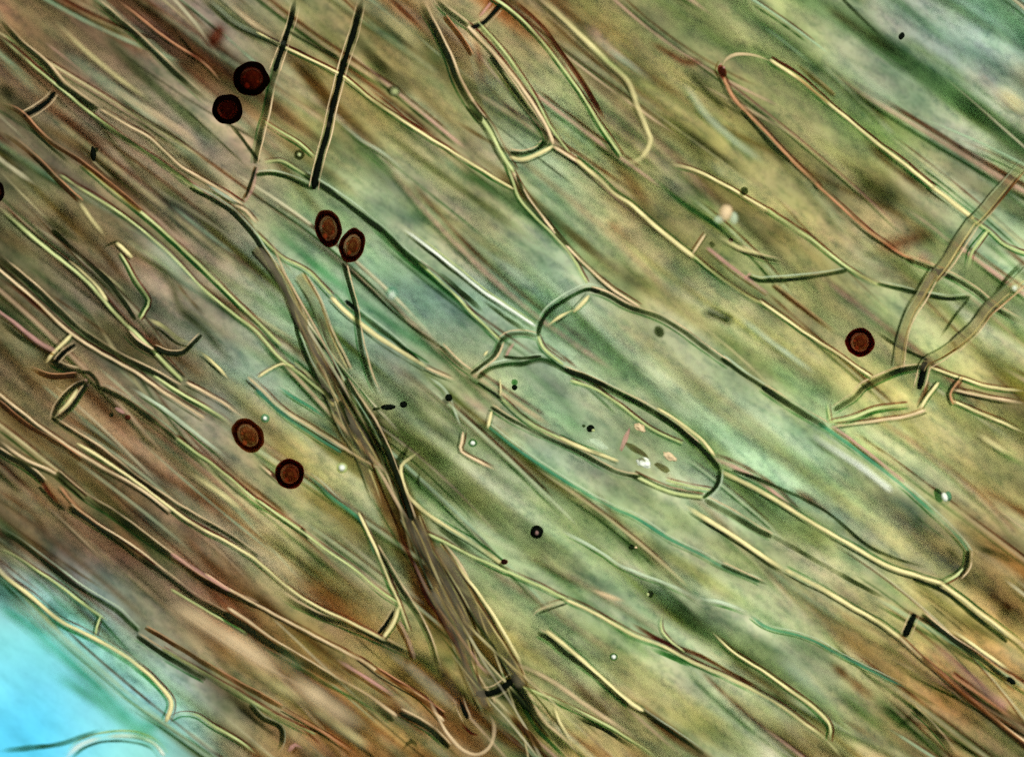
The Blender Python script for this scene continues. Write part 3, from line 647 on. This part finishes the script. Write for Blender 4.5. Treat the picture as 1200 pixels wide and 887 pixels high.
hy('red-purple smear ending the blurred hypha beside the hooked dark line',
   (W_,'smearr',11,-.5,[(755,46),(785,64),(805,74),(830,72)]), (W_,'smear',9,-.5,[(800,76),(815,92),(840,118),(870,150)]), (W_,'softg',8,-.5,[(798,92),(825,132),(857,162),(900,194)]))
hy('orange-yellow straight line in the upper right, ending at the crossing',
   (W_,'wall',7,-.1,[(902,70),(945,100),(1000,145),(1050,185),(1095,221)]), (W_,'bright',8,-.05,[(1088,217),(1118,238),(1142,257)]), (W_,'brown',5,-.3,[(930,72),(952,92),(978,113)]),
   (SE,'soft',4,-.14,[(846,84),(849,72),(862,64),(884,65),(906,73)]))
hy('purple-brown blurred streak in the upper right corner area',
   (W_,'smear',11,-1.0,[(1096,94),(1130,120),(1172,153)]), (W_,'smearg',12,-1.0,[(1004,40),(1040,66),(1070,90)]), (W_,'softg',12,-1.1,[(960,50),(1010,95),(1060,135)]))
hy('pale yellow blurred streak at the right edge under the upper right corner',
   (W_,'softy',12,-.9,[(1165,100),(1185,115),(1208,136)]))
hy('small tan side branch with a dark spot below the bent straw line',
   (W_,'tan',5,-.05,[(812,298),(820,286),(828,274)]), (W_,'thin',8,-.1,[(832,284),(836,290)]), (W_,'smearg',7,-.3,[(760,205),(800,238),(835,262),(870,285)]), (W_,'dark',5,-.05,[(868,292),(890,302),(918,308)]),
   (W_,'softy',6,-.3,[(840,275),(870,292),(900,300)]), (W_,'pink',6,-.3,[(828,290),(860,315),(900,345)]))
hy('short dark stick with pale tip pointing right above the lone round spore',
   (W_,'darkg',5.5,.02,[(876,324),(890,329),(910,329),(950,325),(992,318)]), (W_,'pink',4,0,[(872,328),(880,320)]))
hy('blurred red and dark smudge by the crossing hyphae',
   (W_,'smear',11,-.7,[(1070,284),(1086,279),(1102,274)]), (W_,'smearr',22,-.9,[(1020,296),(1055,286),(1100,268)]), (W_,'pink',12,-.6,[(1075,296),(1095,305)]), (W_,'smear',8,-.6,[(1005,295),(1035,303)]))
hy('brown shaded line skimming past the lone round spore',
   (W_,'thin',4,-.05,[(1020,384),(1055,407),(1087,422)]), (W_,'brown',5,-.3,[(905,335),(940,362),(985,395)]), (W_,'softg',7,-.4,[(860,365),(910,405),(960,440)]))
X = 'hyphae crossing at the right edge'
def xh(label, *parts): return thing('hypha', label, 'hypha', X, parts)
xh('hazy olive branched hypha slanting down from the right edge past the straight orange line',
   (W_,'hollow',17,-.25,[(1206,184),(1175,220),(1152,248),(1138,262)]), (W_,'hollow',17,-.25,[(1140,258),(1120,287),(1107,307),(1092,326)]),
   (W_,'hollow',16,-.25,[(1096,318),(1080,345),(1065,372),(1056,402),(1052,430)]), ('branch','green',6,-.1,[(1158,270),(1146,286),(1138,298),(1133,320)]),
   ('branch','green',5,.1,[(1140,258),(1160,272),(1178,288),(1204,298)]), (SE,'black',9,.18,[(1098,318),(1106,320)]))
xh('dark brown hypha slanting in at the right edge below the olive branched one',
   (W_,'hollow',18,-.25,[(1206,316),(1175,345),(1157,362),(1140,385),(1117,405)]), (W_,'hollow',15,-.2,[(1120,402),(1100,416),(1085,424),(1080,434)]),
   ('branch','thin',4,.05,[(1135,350),(1117,372),(1100,397)]), ('branch','smear',6,-.05,[(1206,300),(1180,326),(1160,350)]))
xh('dark green stick slanting left from the tangle below the lone round spore',
   (W_,'dark',7,.1,[(977,481),(1000,466),(1012,454),(1038,441),(1060,433),(1082,430)]))
xh('pale green forked strand lying under the dark green stick',
   (W_,'green',6,.05,[(972,495),(1000,489),(1025,479),(1064,474)]), (W_,'tan',5,0,[(978,498),(1010,495),(1060,488),(1085,480)]), ('branch','green',4,.05,[(970,470),(971,482),(973,495)]))
xh('dark red stub hanging from the meeting point of the crossing hyphae',
   (W_,'black',9,.15,[(1084,424),(1080,442),(1076,456)]), (W_,'smearr',6,.1,[(1090,444),(1082,462),(1072,478)]), (W_,'bright',5,.1,[(1100,448),(1088,464),(1078,480)]))
xh('yellow-green lines running from the tangle to the right edge',
   (W_,'wall',5,.05,[(1090,430),(1130,444),(1162,454),(1206,459)]), (W_,'tan',5,.05,[(1117,457),(1150,464),(1175,468),(1206,473)]),
   (W_,'wall',5.5,0,[(1116,470),(1155,487),(1206,510)]), (SE,'orange',5,.1,[(1128,442),(1120,452),(1114,462),(1118,474)]))
xh('olive blurred streak at the right edge below the tangle lines',
   (W_,'smearg',7,-.4,[(1150,515),(1175,532),(1206,548)]), (W_,'softy',8,-.4,[(1140,505),(1165,522),(1190,536)]))
# ---- lower right
hy('teal line running below the almond-shaped cell',
   (W_,'teal',5.5,0,[(570,498),(600,522),(632,544),(675,572),(712,592),(745,607),(780,629),(820,649),(852,667),(890,682)]), (W_,'dark',5,.02,[(845,662),(872,674),(902,686)]))
hy('hypha with dark upper wall leaving the tip of the almond-shaped cell',
   (W_,'dark',8,.02,[(826,585),(850,599),(880,617),(904,629)]), (W_,'smear',6,-.1,[(895,622),(932,642),(990,676),(1040,702)]),
   (W_,'softy',8,-.1,[(800,590),(850,622),(900,656),(925,670)]), (W_,'bright',6.5,0,[(920,668),(962,690),(995,710),(1025,727),(1056,748)]), (W_,'tan',6,0,[(1050,744),(1090,780),(1125,810),(1162,840),(1206,872)]),
   (SE,'black',8,.1,[(1072,719),(1066,732),(1060,746)]))
hy('brown dark line right of the black-red cross wall with yellow above it',
   (W_,'dark',6,.02,[(1080,720),(1120,752),(1150,772),(1182,797),(1206,810)]), (W_,'softy',5,0,[(1110,735),(1150,762),(1190,790)]), (W_,'black',7,.04,[(1180,794),(1190,801)]))
hy('orange blurred strands at the right edge under the brown dark line',
   (W_,'orange',7,-.3,[(1115,790),(1150,815),(1206,855)]), (W_,'pink',10,-.6,[(1090,750),(1140,795),(1180,830)]), (W_,'brown',6,-.3,[(1080,770),(1130,815),(1206,880)]))
hy('dark green-black forked line near the bottom edge',
   (W_,'dark',7,-.2,[(1070,830),(1095,855),(1120,886)]), ('branch','smear',9,-.4,[(1072,834),(1060,845),(1045,853)]))
hy('thin teal wavy line with grey smear under it, left of the forked line',
   (W_,'teal',4.5,-.05,[(880,722),(900,735),(945,747),(985,767),(1020,785),(1068,809)]), (W_,'smearg',14,-.9,[(980,805),(1020,840),(1062,858)]), (W_,'softg',14,-.9,[(900,760),(950,800),(1000,850)]))
hy('pale yellow line hooked at its lower end near the bottom edge',
   (W_,'wall',6,-.05,[(832,738),(862,765),(900,790),(930,812),(956,831),(973,850),(972,868)]), (W_,'softy',6,-.5,[(965,820),(985,845),(1005,862)]))
hy('yellow-green hypha with tan side branch below the small dark droplet',
   (W_,'green',5.5,0,[(500,625),(550,650),(600,672),(632,687),(665,703)]), (W_,'wall',6.5,.02,[(662,702),(700,720),(740,742),(775,757),(815,777),(850,792),(900,818),(930,838),(967,866),(988,890)]),
   (W_,'smearr',4,0,[(735,728),(775,750),(825,770),(862,792),(900,812)]), (W_,'smearg',9,-.2,[(758,758),(785,768),(815,782)]), ('branch','tan',6,.03,[(623,724),(628,716),(642,710),(664,704)]))
hy('black-edged yellow strand starting below the tan side branch',
   (W_,'bright',6.5,.02,[(640,738),(662,756),(685,776),(725,812),(755,834)]), (W_,'black',6,.03,[(630,741),(645,748),(662,762),(700,791),(735,821)]) if False else (W_,'dark',7,.03,[(630,741),(645,749),(662,764),(700,793),(738,826)]),
   (W_,'darkg',6,.02,[(745,828),(785,856),(830,888)]))
hy('olive line over the bottom edge right of the black strand',
   (W_,'green',5,-.05,[(600,800),(655,822),(705,846),(745,870),(775,890)]), (W_,'smear',6,-.1,[(670,838),(710,856),(750,882)]), (W_,'soft',7,-.3,[(600,775),(650,800),(700,835),(750,868)]))
hy('fine hooked thread above the yellow-green hypha',
   (W_,'green',3.5,-.05,[(778,718),(775,728),(776,740),(786,752),(802,764)]))
hy('pale green frothy strand in the lower middle right of the droplet',
   (W_,'softg',5,-.1,[(655,619),(700,644),(732,665),(775,682),(800,693),(822,706)]), (W_,'pale' if False else 'softg',6,-.2,[(815,700),(850,708),(880,718)]), (W_,'soft',7,-.3,[(690,690),(715,700),(735,705)]))
hy('straw-coloured line running on from the end of the round-ended cell to the right edge',
   (W_,'bright',6.5,.03,[(1100,682),(1125,700),(1150,720),(1206,763)]), (W_,'darkg',6,0,[(1070,678),(1107,694),(1145,724),(1180,752)]))
hy('dark smear trailing from the tip of the round-ended cell',
   (W_,'smear',11,-.35,[(1130,628),(1145,640),(1165,648),(1196,662)]), (W_,'smear',13,-.5,[(1105,640),(1118,650),(1126,660)]))

# ------------------------------------------------------------------ cells with a closed outline
def plasm(name, col, k, amt, scale):
    return shell(name, col, k, (.55, .62, .48), amt, .6, scale)
M['plasm_grey'] = plasm('protoplasm_grey_green', (.95, .97, .96), .6, .03, 9)
M['plasm_clear'] = plasm('protoplasm_clear', (.97, .99, .96), .5, .035, 6)
def body(o, name, outline, mat, z, bulge):
    """a closed, lens-shaped bag over the outline"""
    pts = catmull(outline + [outline[0]], 14)[:-1]
    cx = sum(p[0] for p in pts) / len(pts); cy = sum(p[1] for p in pts) / len(pts)
    g = Geo(); mi = g.mi(mat); n = len(pts); rings = 5
    for sgn in (1, -1):
        b = len(g.v)
        for r in range(rings):
            f = 1 - r / rings
            for (x, y) in pts:
                px, py = P(cx + (x - cx) * f, cy + (y - cy) * f)
                g.v.append((px, py, z + sgn * bulge * math.sqrt(max(0, 1 - f * f)) + (0 if r else sgn * .002)))
        px, py = P(cx, cy); g.v.append((px, py, z + sgn * bulge)); e = len(g.v) - 1
        for r in range(rings - 1):
            for k in range(n):
                k2 = (k + 1) % n
                q = (b + r * n + k, b + r * n + k2, b + (r + 1) * n + k2, b + (r + 1) * n + k)
                g.f.append(q if sgn < 0 else q[::-1]); g.m.append(mi)
        for k in range(n):
            q = (b + (rings - 1) * n + k, b + (rings - 1) * n + (k + 1) % n, e)
            g.f.append(q if sgn < 0 else q[::-1]); g.m.append(mi)
    return g.build(name, o, tuple(o.location))
CG = 'closed cells in the middle'
o = thing('almond_cell', 'almond-shaped cell with heavy dark green upper wall in the centre of the picture', 'cell', CG, [
   (W_,'darkg',7.5,.08,[(560,443),(573,433),(590,428),(610,427),(634,422),(647,426),(665,435),(692,445),(720,459),(755,476),(790,499),(815,519),(832,536),(843,550)]),
   (W_,'black',5,.1,[(686,441),(720,458),(755,475),(790,498),(816,519)]) if False else (W_,'dark',5.5,.1,[(660,432),(692,444),(720,458),(755,475),(790,498),(818,522)]),
   (W_,'bright',5,.07,[(770,478),(795,494),(820,513),(838,534)]),
   (W_,'darkg',6,.08,[(843,550),(842,564),(836,574),(824,584)]), (W_,'thin',3.5,.06,[(560,448),(579,462),(588,469)]),
   (W_,'green',5.5,.06,[(586,466),(603,481),(622,496),(650,511),(680,526)]), (W_,'dark',5,.07,[(575,477),(595,489),(630,507),(675,529),(720,552),(750,560)]),
   (W_,'bright',5.5,.08,[(655,512),(680,524),(705,533),(725,541)]), (W_,'double',8,.05,[(742,556),(765,568),(790,578),(824,583)]), (W_,'green',4,.06,[(780,563),(807,569),(834,574)]),
   ('fold','green',4.5,-.05,[(668,446),(700,458),(730,477),(765,503),(800,520)]), ('fold','softy',4,0,[(586,442),(587,454),(586,466)])])
body(o, 'protoplasm', [(563,445),(590,432),(634,427),(690,449),(755,481),(815,524),(838,553),(825,578),(780,566),(720,544),(650,506),(600,476)], 'plasm_clear', .024, .012)
for (x_, y_, z_, rx, ry, rot, mt, nm) in ((755,542,.10,.085,.06,-.4,'white','vacuole'),(746,527,.22,.15,.035,-.6,'olive','inclusion'),(776,548,.2,.10,.035,-.5,'olive','inclusion'),(732,516,.2,.03,.14,-.35,'pink','inclusion'),(750,501,.15,.07,.045,-.6,'tan','granule'),(700,520,.2,.13,.05,-.5,'pale','vacuole'),(785,535,.2,.09,.04,-.5,'tan','granule')):
    g = Geo(); g.ball((*P(x_, y_), z_), (rx, ry, .03), rot, mt, wob=.5, seed=x_ * .1); g.build(nm, o, tuple(o.location))
o = thing('round_ended_cell', 'long cell with thick dark rounded left end reaching towards the lower right', 'cell', CG, [
   (W_,'black',6,.06,[(632,384),(635,376),(645,364),(665,351),(687,341),(703,342)]) if False else (W_,'darkg',7,.06,[(630,394),(633,380),(645,364),(665,351),(687,340),(703,342)]),
   (W_,'dark',6.5,.06,[(692,340),(712,346),(737,360),(772,372),(800,388),(825,406),(855,428)]), (W_,'darkg',6,.05,[(845,420),(880,445),(900,457)]), (W_,'dark',8,.06,[(893,453),(930,477),(968,501)]),
   (W_,'teal',6.5,.05,[(960,495),(1000,524),(1035,552),(1070,580),(1100,607),(1125,632),(1136,648)]), (W_,'pink',4,.03,[(975,498),(1010,524),(1060,565)]),
   (SE,'dark',7,.06,[(1134,645),(1132,662),(1122,674)]), (SE,'green',6,.06,[(1130,664),(1120,674),(1106,682)]),
   (W_,'bright',6.5,.05,[(846,553),(875,567),(900,581),(940,606),(985,631),(1035,661),(1075,675),(1106,684)]), (W_,'thin',4,.06,[(858,551),(900,566),(940,584),(975,604),(1020,641),(1055,656),(1092,666)]),
   ('fold','bright',5.5,.07,[(690,346),(682,356),(672,366)]), ('fold','softy',5,-.05,[(675,362),(658,370),(640,382)]), ('fold','white',9,-.5,[(945,505),(975,525),(1010,548),(1045,575)])])
body(o, 'protoplasm', [(634,384),(660,358),(692,346),(772,378),(850,430),(960,500),(1060,577),(1128,646),(1110,674),(1020,645),(900,570),(850,545),(790,494),(690,440),(645,416)], 'plasm_grey', .024, .012)
g = Geo(); g.ball((*P(672, 391), -.1), (.28, .10, .06), -.6, 'plasm_grey', wob=.3); g.build('granule_cloud', o, tuple(o.location))
o = thing('tapered_cell', 'tapered cell with black inner rim above the three-way junction', 'cell', CG, [
   (W_,'tan',7,.08,[(545,28),(572,55),(600,88),(625,124),(640,150),(648,170)]), (W_,'dark',5,.09,[(575,66),(600,102),(625,138),(638,158),(639,168),(628,175)]), (W_,'green',4,.05,[(560,25),(590,60),(620,102),(645,148),(668,180)]),
   (SE,'bright',5.5,.1,[(597,184),(612,187),(630,181),(648,171)]), (SE,'dark',4,.09,[(598,178),(612,180),(630,175),(638,167)])])
body(o, 'protoplasm', [(548,60),(575,75),(605,112),(634,156),(628,172),(602,177),(585,158),(565,120)], 'plasm_grey', .024, .012)
o = thing('junction_cell', 'tiny polygonal cell wedged between the almond-shaped and round-ended cells', 'cell', CG, [
   (W_,'dark',5,.1,[(586,400),(594,394),(603,391),(617,391),(629,394)]), (W_,'green',5.5,.1,[(630,393),(636,408),(645,417),(660,428)]), (W_,'dark',6,.1,[(587,399),(580,416),(566,428),(552,438)]),
   (W_,'thin',3.5,.12,[(590,418),(612,420),(634,417)]), ('fold','pink',6,.05,[(592,420),(597,410),(602,402)]), ('fold','softy',7,-.1,[(566,418),(572,410)])])
body(o, 'protoplasm', [(588,402),(603,394),(626,396),(636,412),(632,420),(605,424),(588,424)], 'plasm_clear', .024, .012)
o = thing('lens_cell', 'lens-shaped little cell with black outline left of the brown spore pair', 'cell', None, [
   (W_,'dark',4.5,.05,[(62,492),(66,478),(78,462),(92,450),(104,447)]), (W_,'dark',4.5,.05,[(62,493),(72,487),(86,474),(96,458),(104,448)]), ('fold','bright',5,.06,[(68,484),(79,473),(91,456)])])

# ------------------------------------------------------------------ spores
def spore(label, x, y, a, b, rot, dark, tone, z=.16, contents=True):
    """thick pigmented coat (solid between two ellipsoids), inner coat round the contents"""
    o = empty('spore', x, y); tag(o, label, 'spore', 'brown spores lying on the tissue')
    px, py = P(x, y); r = math.radians(rot); k = '%d_%d' % (x, y); rr = min(a, b) / 100
    q = .17 / rr * dark * 1.3
    M['so' + k] = shell('spore_coat', (.95, .91, .90), .5, (.05, .015, .01), .03, .2, 9, [c_ * q for c_ in tone])
    M['si' + k] = shell('spore_inner_coat', (.70, .66, .46), .48 * dark ** .8, (.60, .20, .08), .18, .6, 18)
    M['sc' + k] = shell('spore_contents', (.56, .58, .36), .7, (.20, .20, .08), .2, .6, 16)
    M['sg' + k] = shell('spore_oil', (.9, .6, .4), .4, (.80, .32, .12), .42, .5, 20)
    g = Geo(); g.ball((px, py, z), (a / 100, b / 100, rr), r, 'so' + k, 36, 24, .09, x * .1)
    hp = [(b_, (.87 if dark < 1.8 else .90 if dark < 2.2 else .87) * math.sqrt(1 - b_ * b_)) for b_ in (.12, .25, .37, .48, .56, .61)] + [(.65, .55), (.675, .38), (.685, .15)]
    f0 = len(g.f); g.ball((px, py, z), (a / 100, b / 100, rr * .985), r, 'so' + k, 36, 24, .09, x * .1, hp + [(b_, -z_) for b_, z_ in hp[::-1]])
    g.f[f0:] = [q[::-1] for q in g.f[f0:]]
    g.build('coat', o, tuple(o.location))
    ic = (px + .008, py - .006, z)
    g = Geo(); g.ball(ic, (a / 200, b / 185, rr / 2.0), r, 'si' + k, 28, 18, .22, y * .1); g.build('inner_coat', o, tuple(o.location))
    if contents:
        g = Geo(); g.ball(ic, (a / 330, b / 290, rr / 3.3), r + .3, 'sc' + k, 20, 12, .5, x * .3); g.build('contents', o, tuple(o.location))
        for (u_, v_, q_) in ((-.22, -.40, .15), (.36, -.18, .09), (-.38, .10, .08)):
            g = Geo(); g.ball((px + u_ * a / 100, py + v_ * b / 100, z + .3 * rr), (a * q_ / 100, b * q_ / 100, rr * .1), r, 'sg' + k, 12, 8, .4, x + u_ * 9); g.build('oil_drop', o, tuple(o.location))
    return o
RB = (15, 27, 31)
spore('upper one of two near-black touching spores beside the thick black wall', 295, 93, 21, 20.5, 10, 2.0, (15, 30, 33))
spore('lower one of two near-black touching spores, darkest of all', 267, 129, 18.5, 18, 0, 2.5, (17, 29, 32))
spore('upright oval red-brown spore, upper one of the touching oval pair', 385, 268, 15.8, 22.5, 8, 1.0, RB)
spore('tilted oval red-brown spore, lower one of the touching oval pair', 413, 288, 15, 20.5, -20, 1.0, RB)
spore('lone round dark red spore near the right edge', 1007, 401, 17, 17, 0, 1.05, (13, 29, 31))
spore('pale orange-brown oblong spore, upper left one of the brown pair', 291, 510, 17, 22, 38, .85, (13, 23, 30))
spore('round dark red-brown spore, lower right one of the brown pair', 340, 555, 17.5, 17.5, 0, 1.15, (14, 28, 31))
spore('black spore cut off by the left edge of the picture', -6, 226, 13, 14, 0, 2.0, (16, 28, 31), .2, False)
spore('out-of-focus dark red spore touching the top left strands', 256, 46, 10, 17, -30, .7, (14, 28, 30), .8, False)

# ------------------------------------------------------------------ droplets, grains and debris
def grain(name, label, x, y, balls, cat='granule', z=.12):
    o = empty(name, x, y); tag(o, label, cat, 'small grains and droplets'); px, py = P(x, y); z = abs(z)
    for pn, dx, dy, rx, ry, rot, mat in balls:
        g = Geo(); g.ball((px + dx / 100, py - dy / 100, z + (max(q[3] for q in balls) * .009 if pn == 'core' else 0)), (rx / 100, ry / 100, min(rx, ry) / 100), math.radians(rot), mat, 16, 10, .12, x * .2 + dx)
        g.build(pn, o, tuple(o.location))
    return o
grain('droplet', 'small round black droplet with a pale pink centre in the lower middle', 629, 623, [('rim', 0, 0, 8, 8, 0, 'black'), ('rim', 0, 0, 7, 7, 0, 'ink'), ('core', 0, 1, 2.6, 3.2, 0, 'pink')], 'droplet')
grain('droplet', 'tiny bright green droplet between the thick black walls', 351, 182, [('rim', 0, 0, 6.5, 6.5, 0, 'ink'), ('core', 0, 0, 3, 3, 0, 'green')], 'droplet')
grain('droplet', 'bright glassy double droplet on the upper wall of the round-ended cell', 1104, 582, [('rim', -5, -2, 5, 9, 20, 'greend'), ('rim', 1, 1, 10, 9, 20, 'plasm_grey'), ('core', 2, 0, 4, 6, 20, 'white'), ('rim', 7, -1, 4, 6, 10, 'teal')], 'droplet')
grain('rod', 'short black rod lying level in the steep bundle', 455, 477, [('body', 0, 0, 9, 3.5, 4, 'black'), ('end', -14, 2, 5, 2, 10, 'ink')], 'debris')
grain('granule', 'round black grain at the right end of the level black rod', 473, 474, [('body', 0, 0, 4.5, 4, 0, 'black')])
grain('rod', 'short upright black rod in the upper left tissue', 110, 181, [('body', 0, 0, 3.5, 9, 5, 'black'), ('end', 3, -5, 3, 3, 0, 'ink')], 'debris')
grain('granule', 'dark round grain left of the central junction', 526, 466, [('body', 0, 0, 4.5, 4.5, 0, 'black')])
grain('granule', 'dark grain just inside the left end of the almond-shaped cell', 603, 453, [('body', 0, 1, 3.5, 3.5, 0, 'black'), ('halo', 0, -5, 4, 4, 0, 'greend')])
grain('granule', 'green-centred dark double grain inside the almond-shaped cell', 692, 502, [('body', 0, 0, 5, 4.5, 0, 'black'), ('core', 3, 2, 2.4, 2, 0, 'green'), ('body', -8, -3, 2.2, 2, 0, 'ink')])
grain('granule', 'lone black speck in the blue-green upper right corner', 1056, 43, [('body', 0, 0, 3.4, 4.8, -30, 'black')])
grain('granule', 'dark red grain where the bright hooked strand ends', 591, 658, [('body', 0, 0, 4.5, 3.5, 0, 'redd'), ('body', 0, 0, 3.5, 3, 0, 'black')])
grain('granule', 'green dark fleck below the teal line', 740, 641, [('body', 0, 0, 4, 3.5, 30, 'ink'), ('core', 5, 0, 2, 1.6, 0, 'tan')])
grain('granule', 'dark fleck right of the tan side branch', 762, 696, [('body', 0, 0, 4, 4.5, 0, 'ink'), ('core', -3, 0, 2, 2.5, 0, 'green')])
grain('droplet', 'bright pale droplet left of the black-edged yellow strand', 719, 769, [('rim', 0, 0, 5, 5, 0, 'greend'), ('core', 0, 0, 3.2, 3.2, 0, 'white')], 'droplet')
grain('droplet', 'pale green droplet left of the elbow-shaped strand', 554, 519, [('rim', 0, 0, 5.5, 5, 0, 'greend'), ('core', 0, 0, 3.4, 3.2, 0, 'white')], 'droplet')
grain('droplet', 'pale droplet right of the lower brown spore', 401, 548, [('rim', 0, 0, 7, 7, 0, 'green'), ('core', 0, 0, 4.5, 4.5, 0, 'white')], 'droplet')
grain('droplet', 'pale ringed droplet just above the brown spore pair', 311, 490, [('rim', 0, 0, 5.5, 5.5, 0, 'teal'), ('core', 0, 0, 3, 3, 0, 'white')], 'droplet')
grain('droplet', 'blurred bright droplet inside the hypha below the oval spores', 460, 344, [('rim', 0, 0, 8, 8, 0, 'teal'), ('core', 0, 2, 4.5, 5, 0, 'white')], 'droplet', -.4)
grain('droplet', 'pale ringed droplet below the straw line near the top middle', 462, 108, [('rim', 0, 0, 8, 7, 0, 'ink'), ('core', 1, 1, 5.5, 5, 0, 'green')], 'droplet', -.3)
grain('granule', 'purple-black grains beside the thick green-black wall', 138, 484, [('body', 12, 5, 4, 3.5, 0, 'redd'), ('body', -7, 2, 3, 3, 0, 'ink'), ('body', 3, -3, 7, 3, -30, 'pink')])
grain('granule', 'dark fleck at the upper wall near the top of the bent straw line', 872, 224, [('body', 0, 0, 5, 5, 0, 'ink')], 'granule', -.1)
grain('knob', 'small dark red knob at the hooked end of the dark curved line', 846, 84, [('body', 0, 0, 5, 8, 25, 'redd'), ('body', 0, 0, 4, 6, 25, 'brown'), ('core', 2, -4, 2, 2, 0, 'pink')], 'granule')
grain('granule', 'dark red speck beside the small tan side branch', 856, 282, [('body', 0, 0, 3.2, 3, 0, 'redd'), ('body', 0, 0, 2.4, 2.2, 0, 'black')])
grain('droplet', 'bright small droplet near the right edge beside the slanting brown hypha', 1187, 338, [('core', 0, 0, 3.4, 3.4, 0, 'white'), ('rim', 0, 0, 5, 5, 0, 'green')], 'droplet', .3)
grain('granule', 'dark blurred blob above the round-ended cell', 850, 375, [('body', 0, 0, 7, 7, 0, 'ink'), ('tail', -14, -5, 14, 5, -20, 'ink')], 'granule', -.6)
grain('granule', 'dark smudge just inside the upper wall of the round-ended cell', 772, 389, [('body', 0, 0, 6, 8, 30, 'ink')], 'granule', -.3)
grain('granule', 'frothy pale grains right of the bent straw line start', 850, 250, [('body', 0, 0, 9, 11, -20, 'tan'), ('body', -8, 8, 7, 6, 0, 'pale'), ('body', 9, 6, 6, 8, 10, 'pale')], 'granule', -.3)
grain('granule', 'bright blurred blob above the round-ended cell wall', 808, 330, [('body', 0, 0, 10, 22, -15, 'softblob')], 'granule', -.7) if False else None

build_walls()
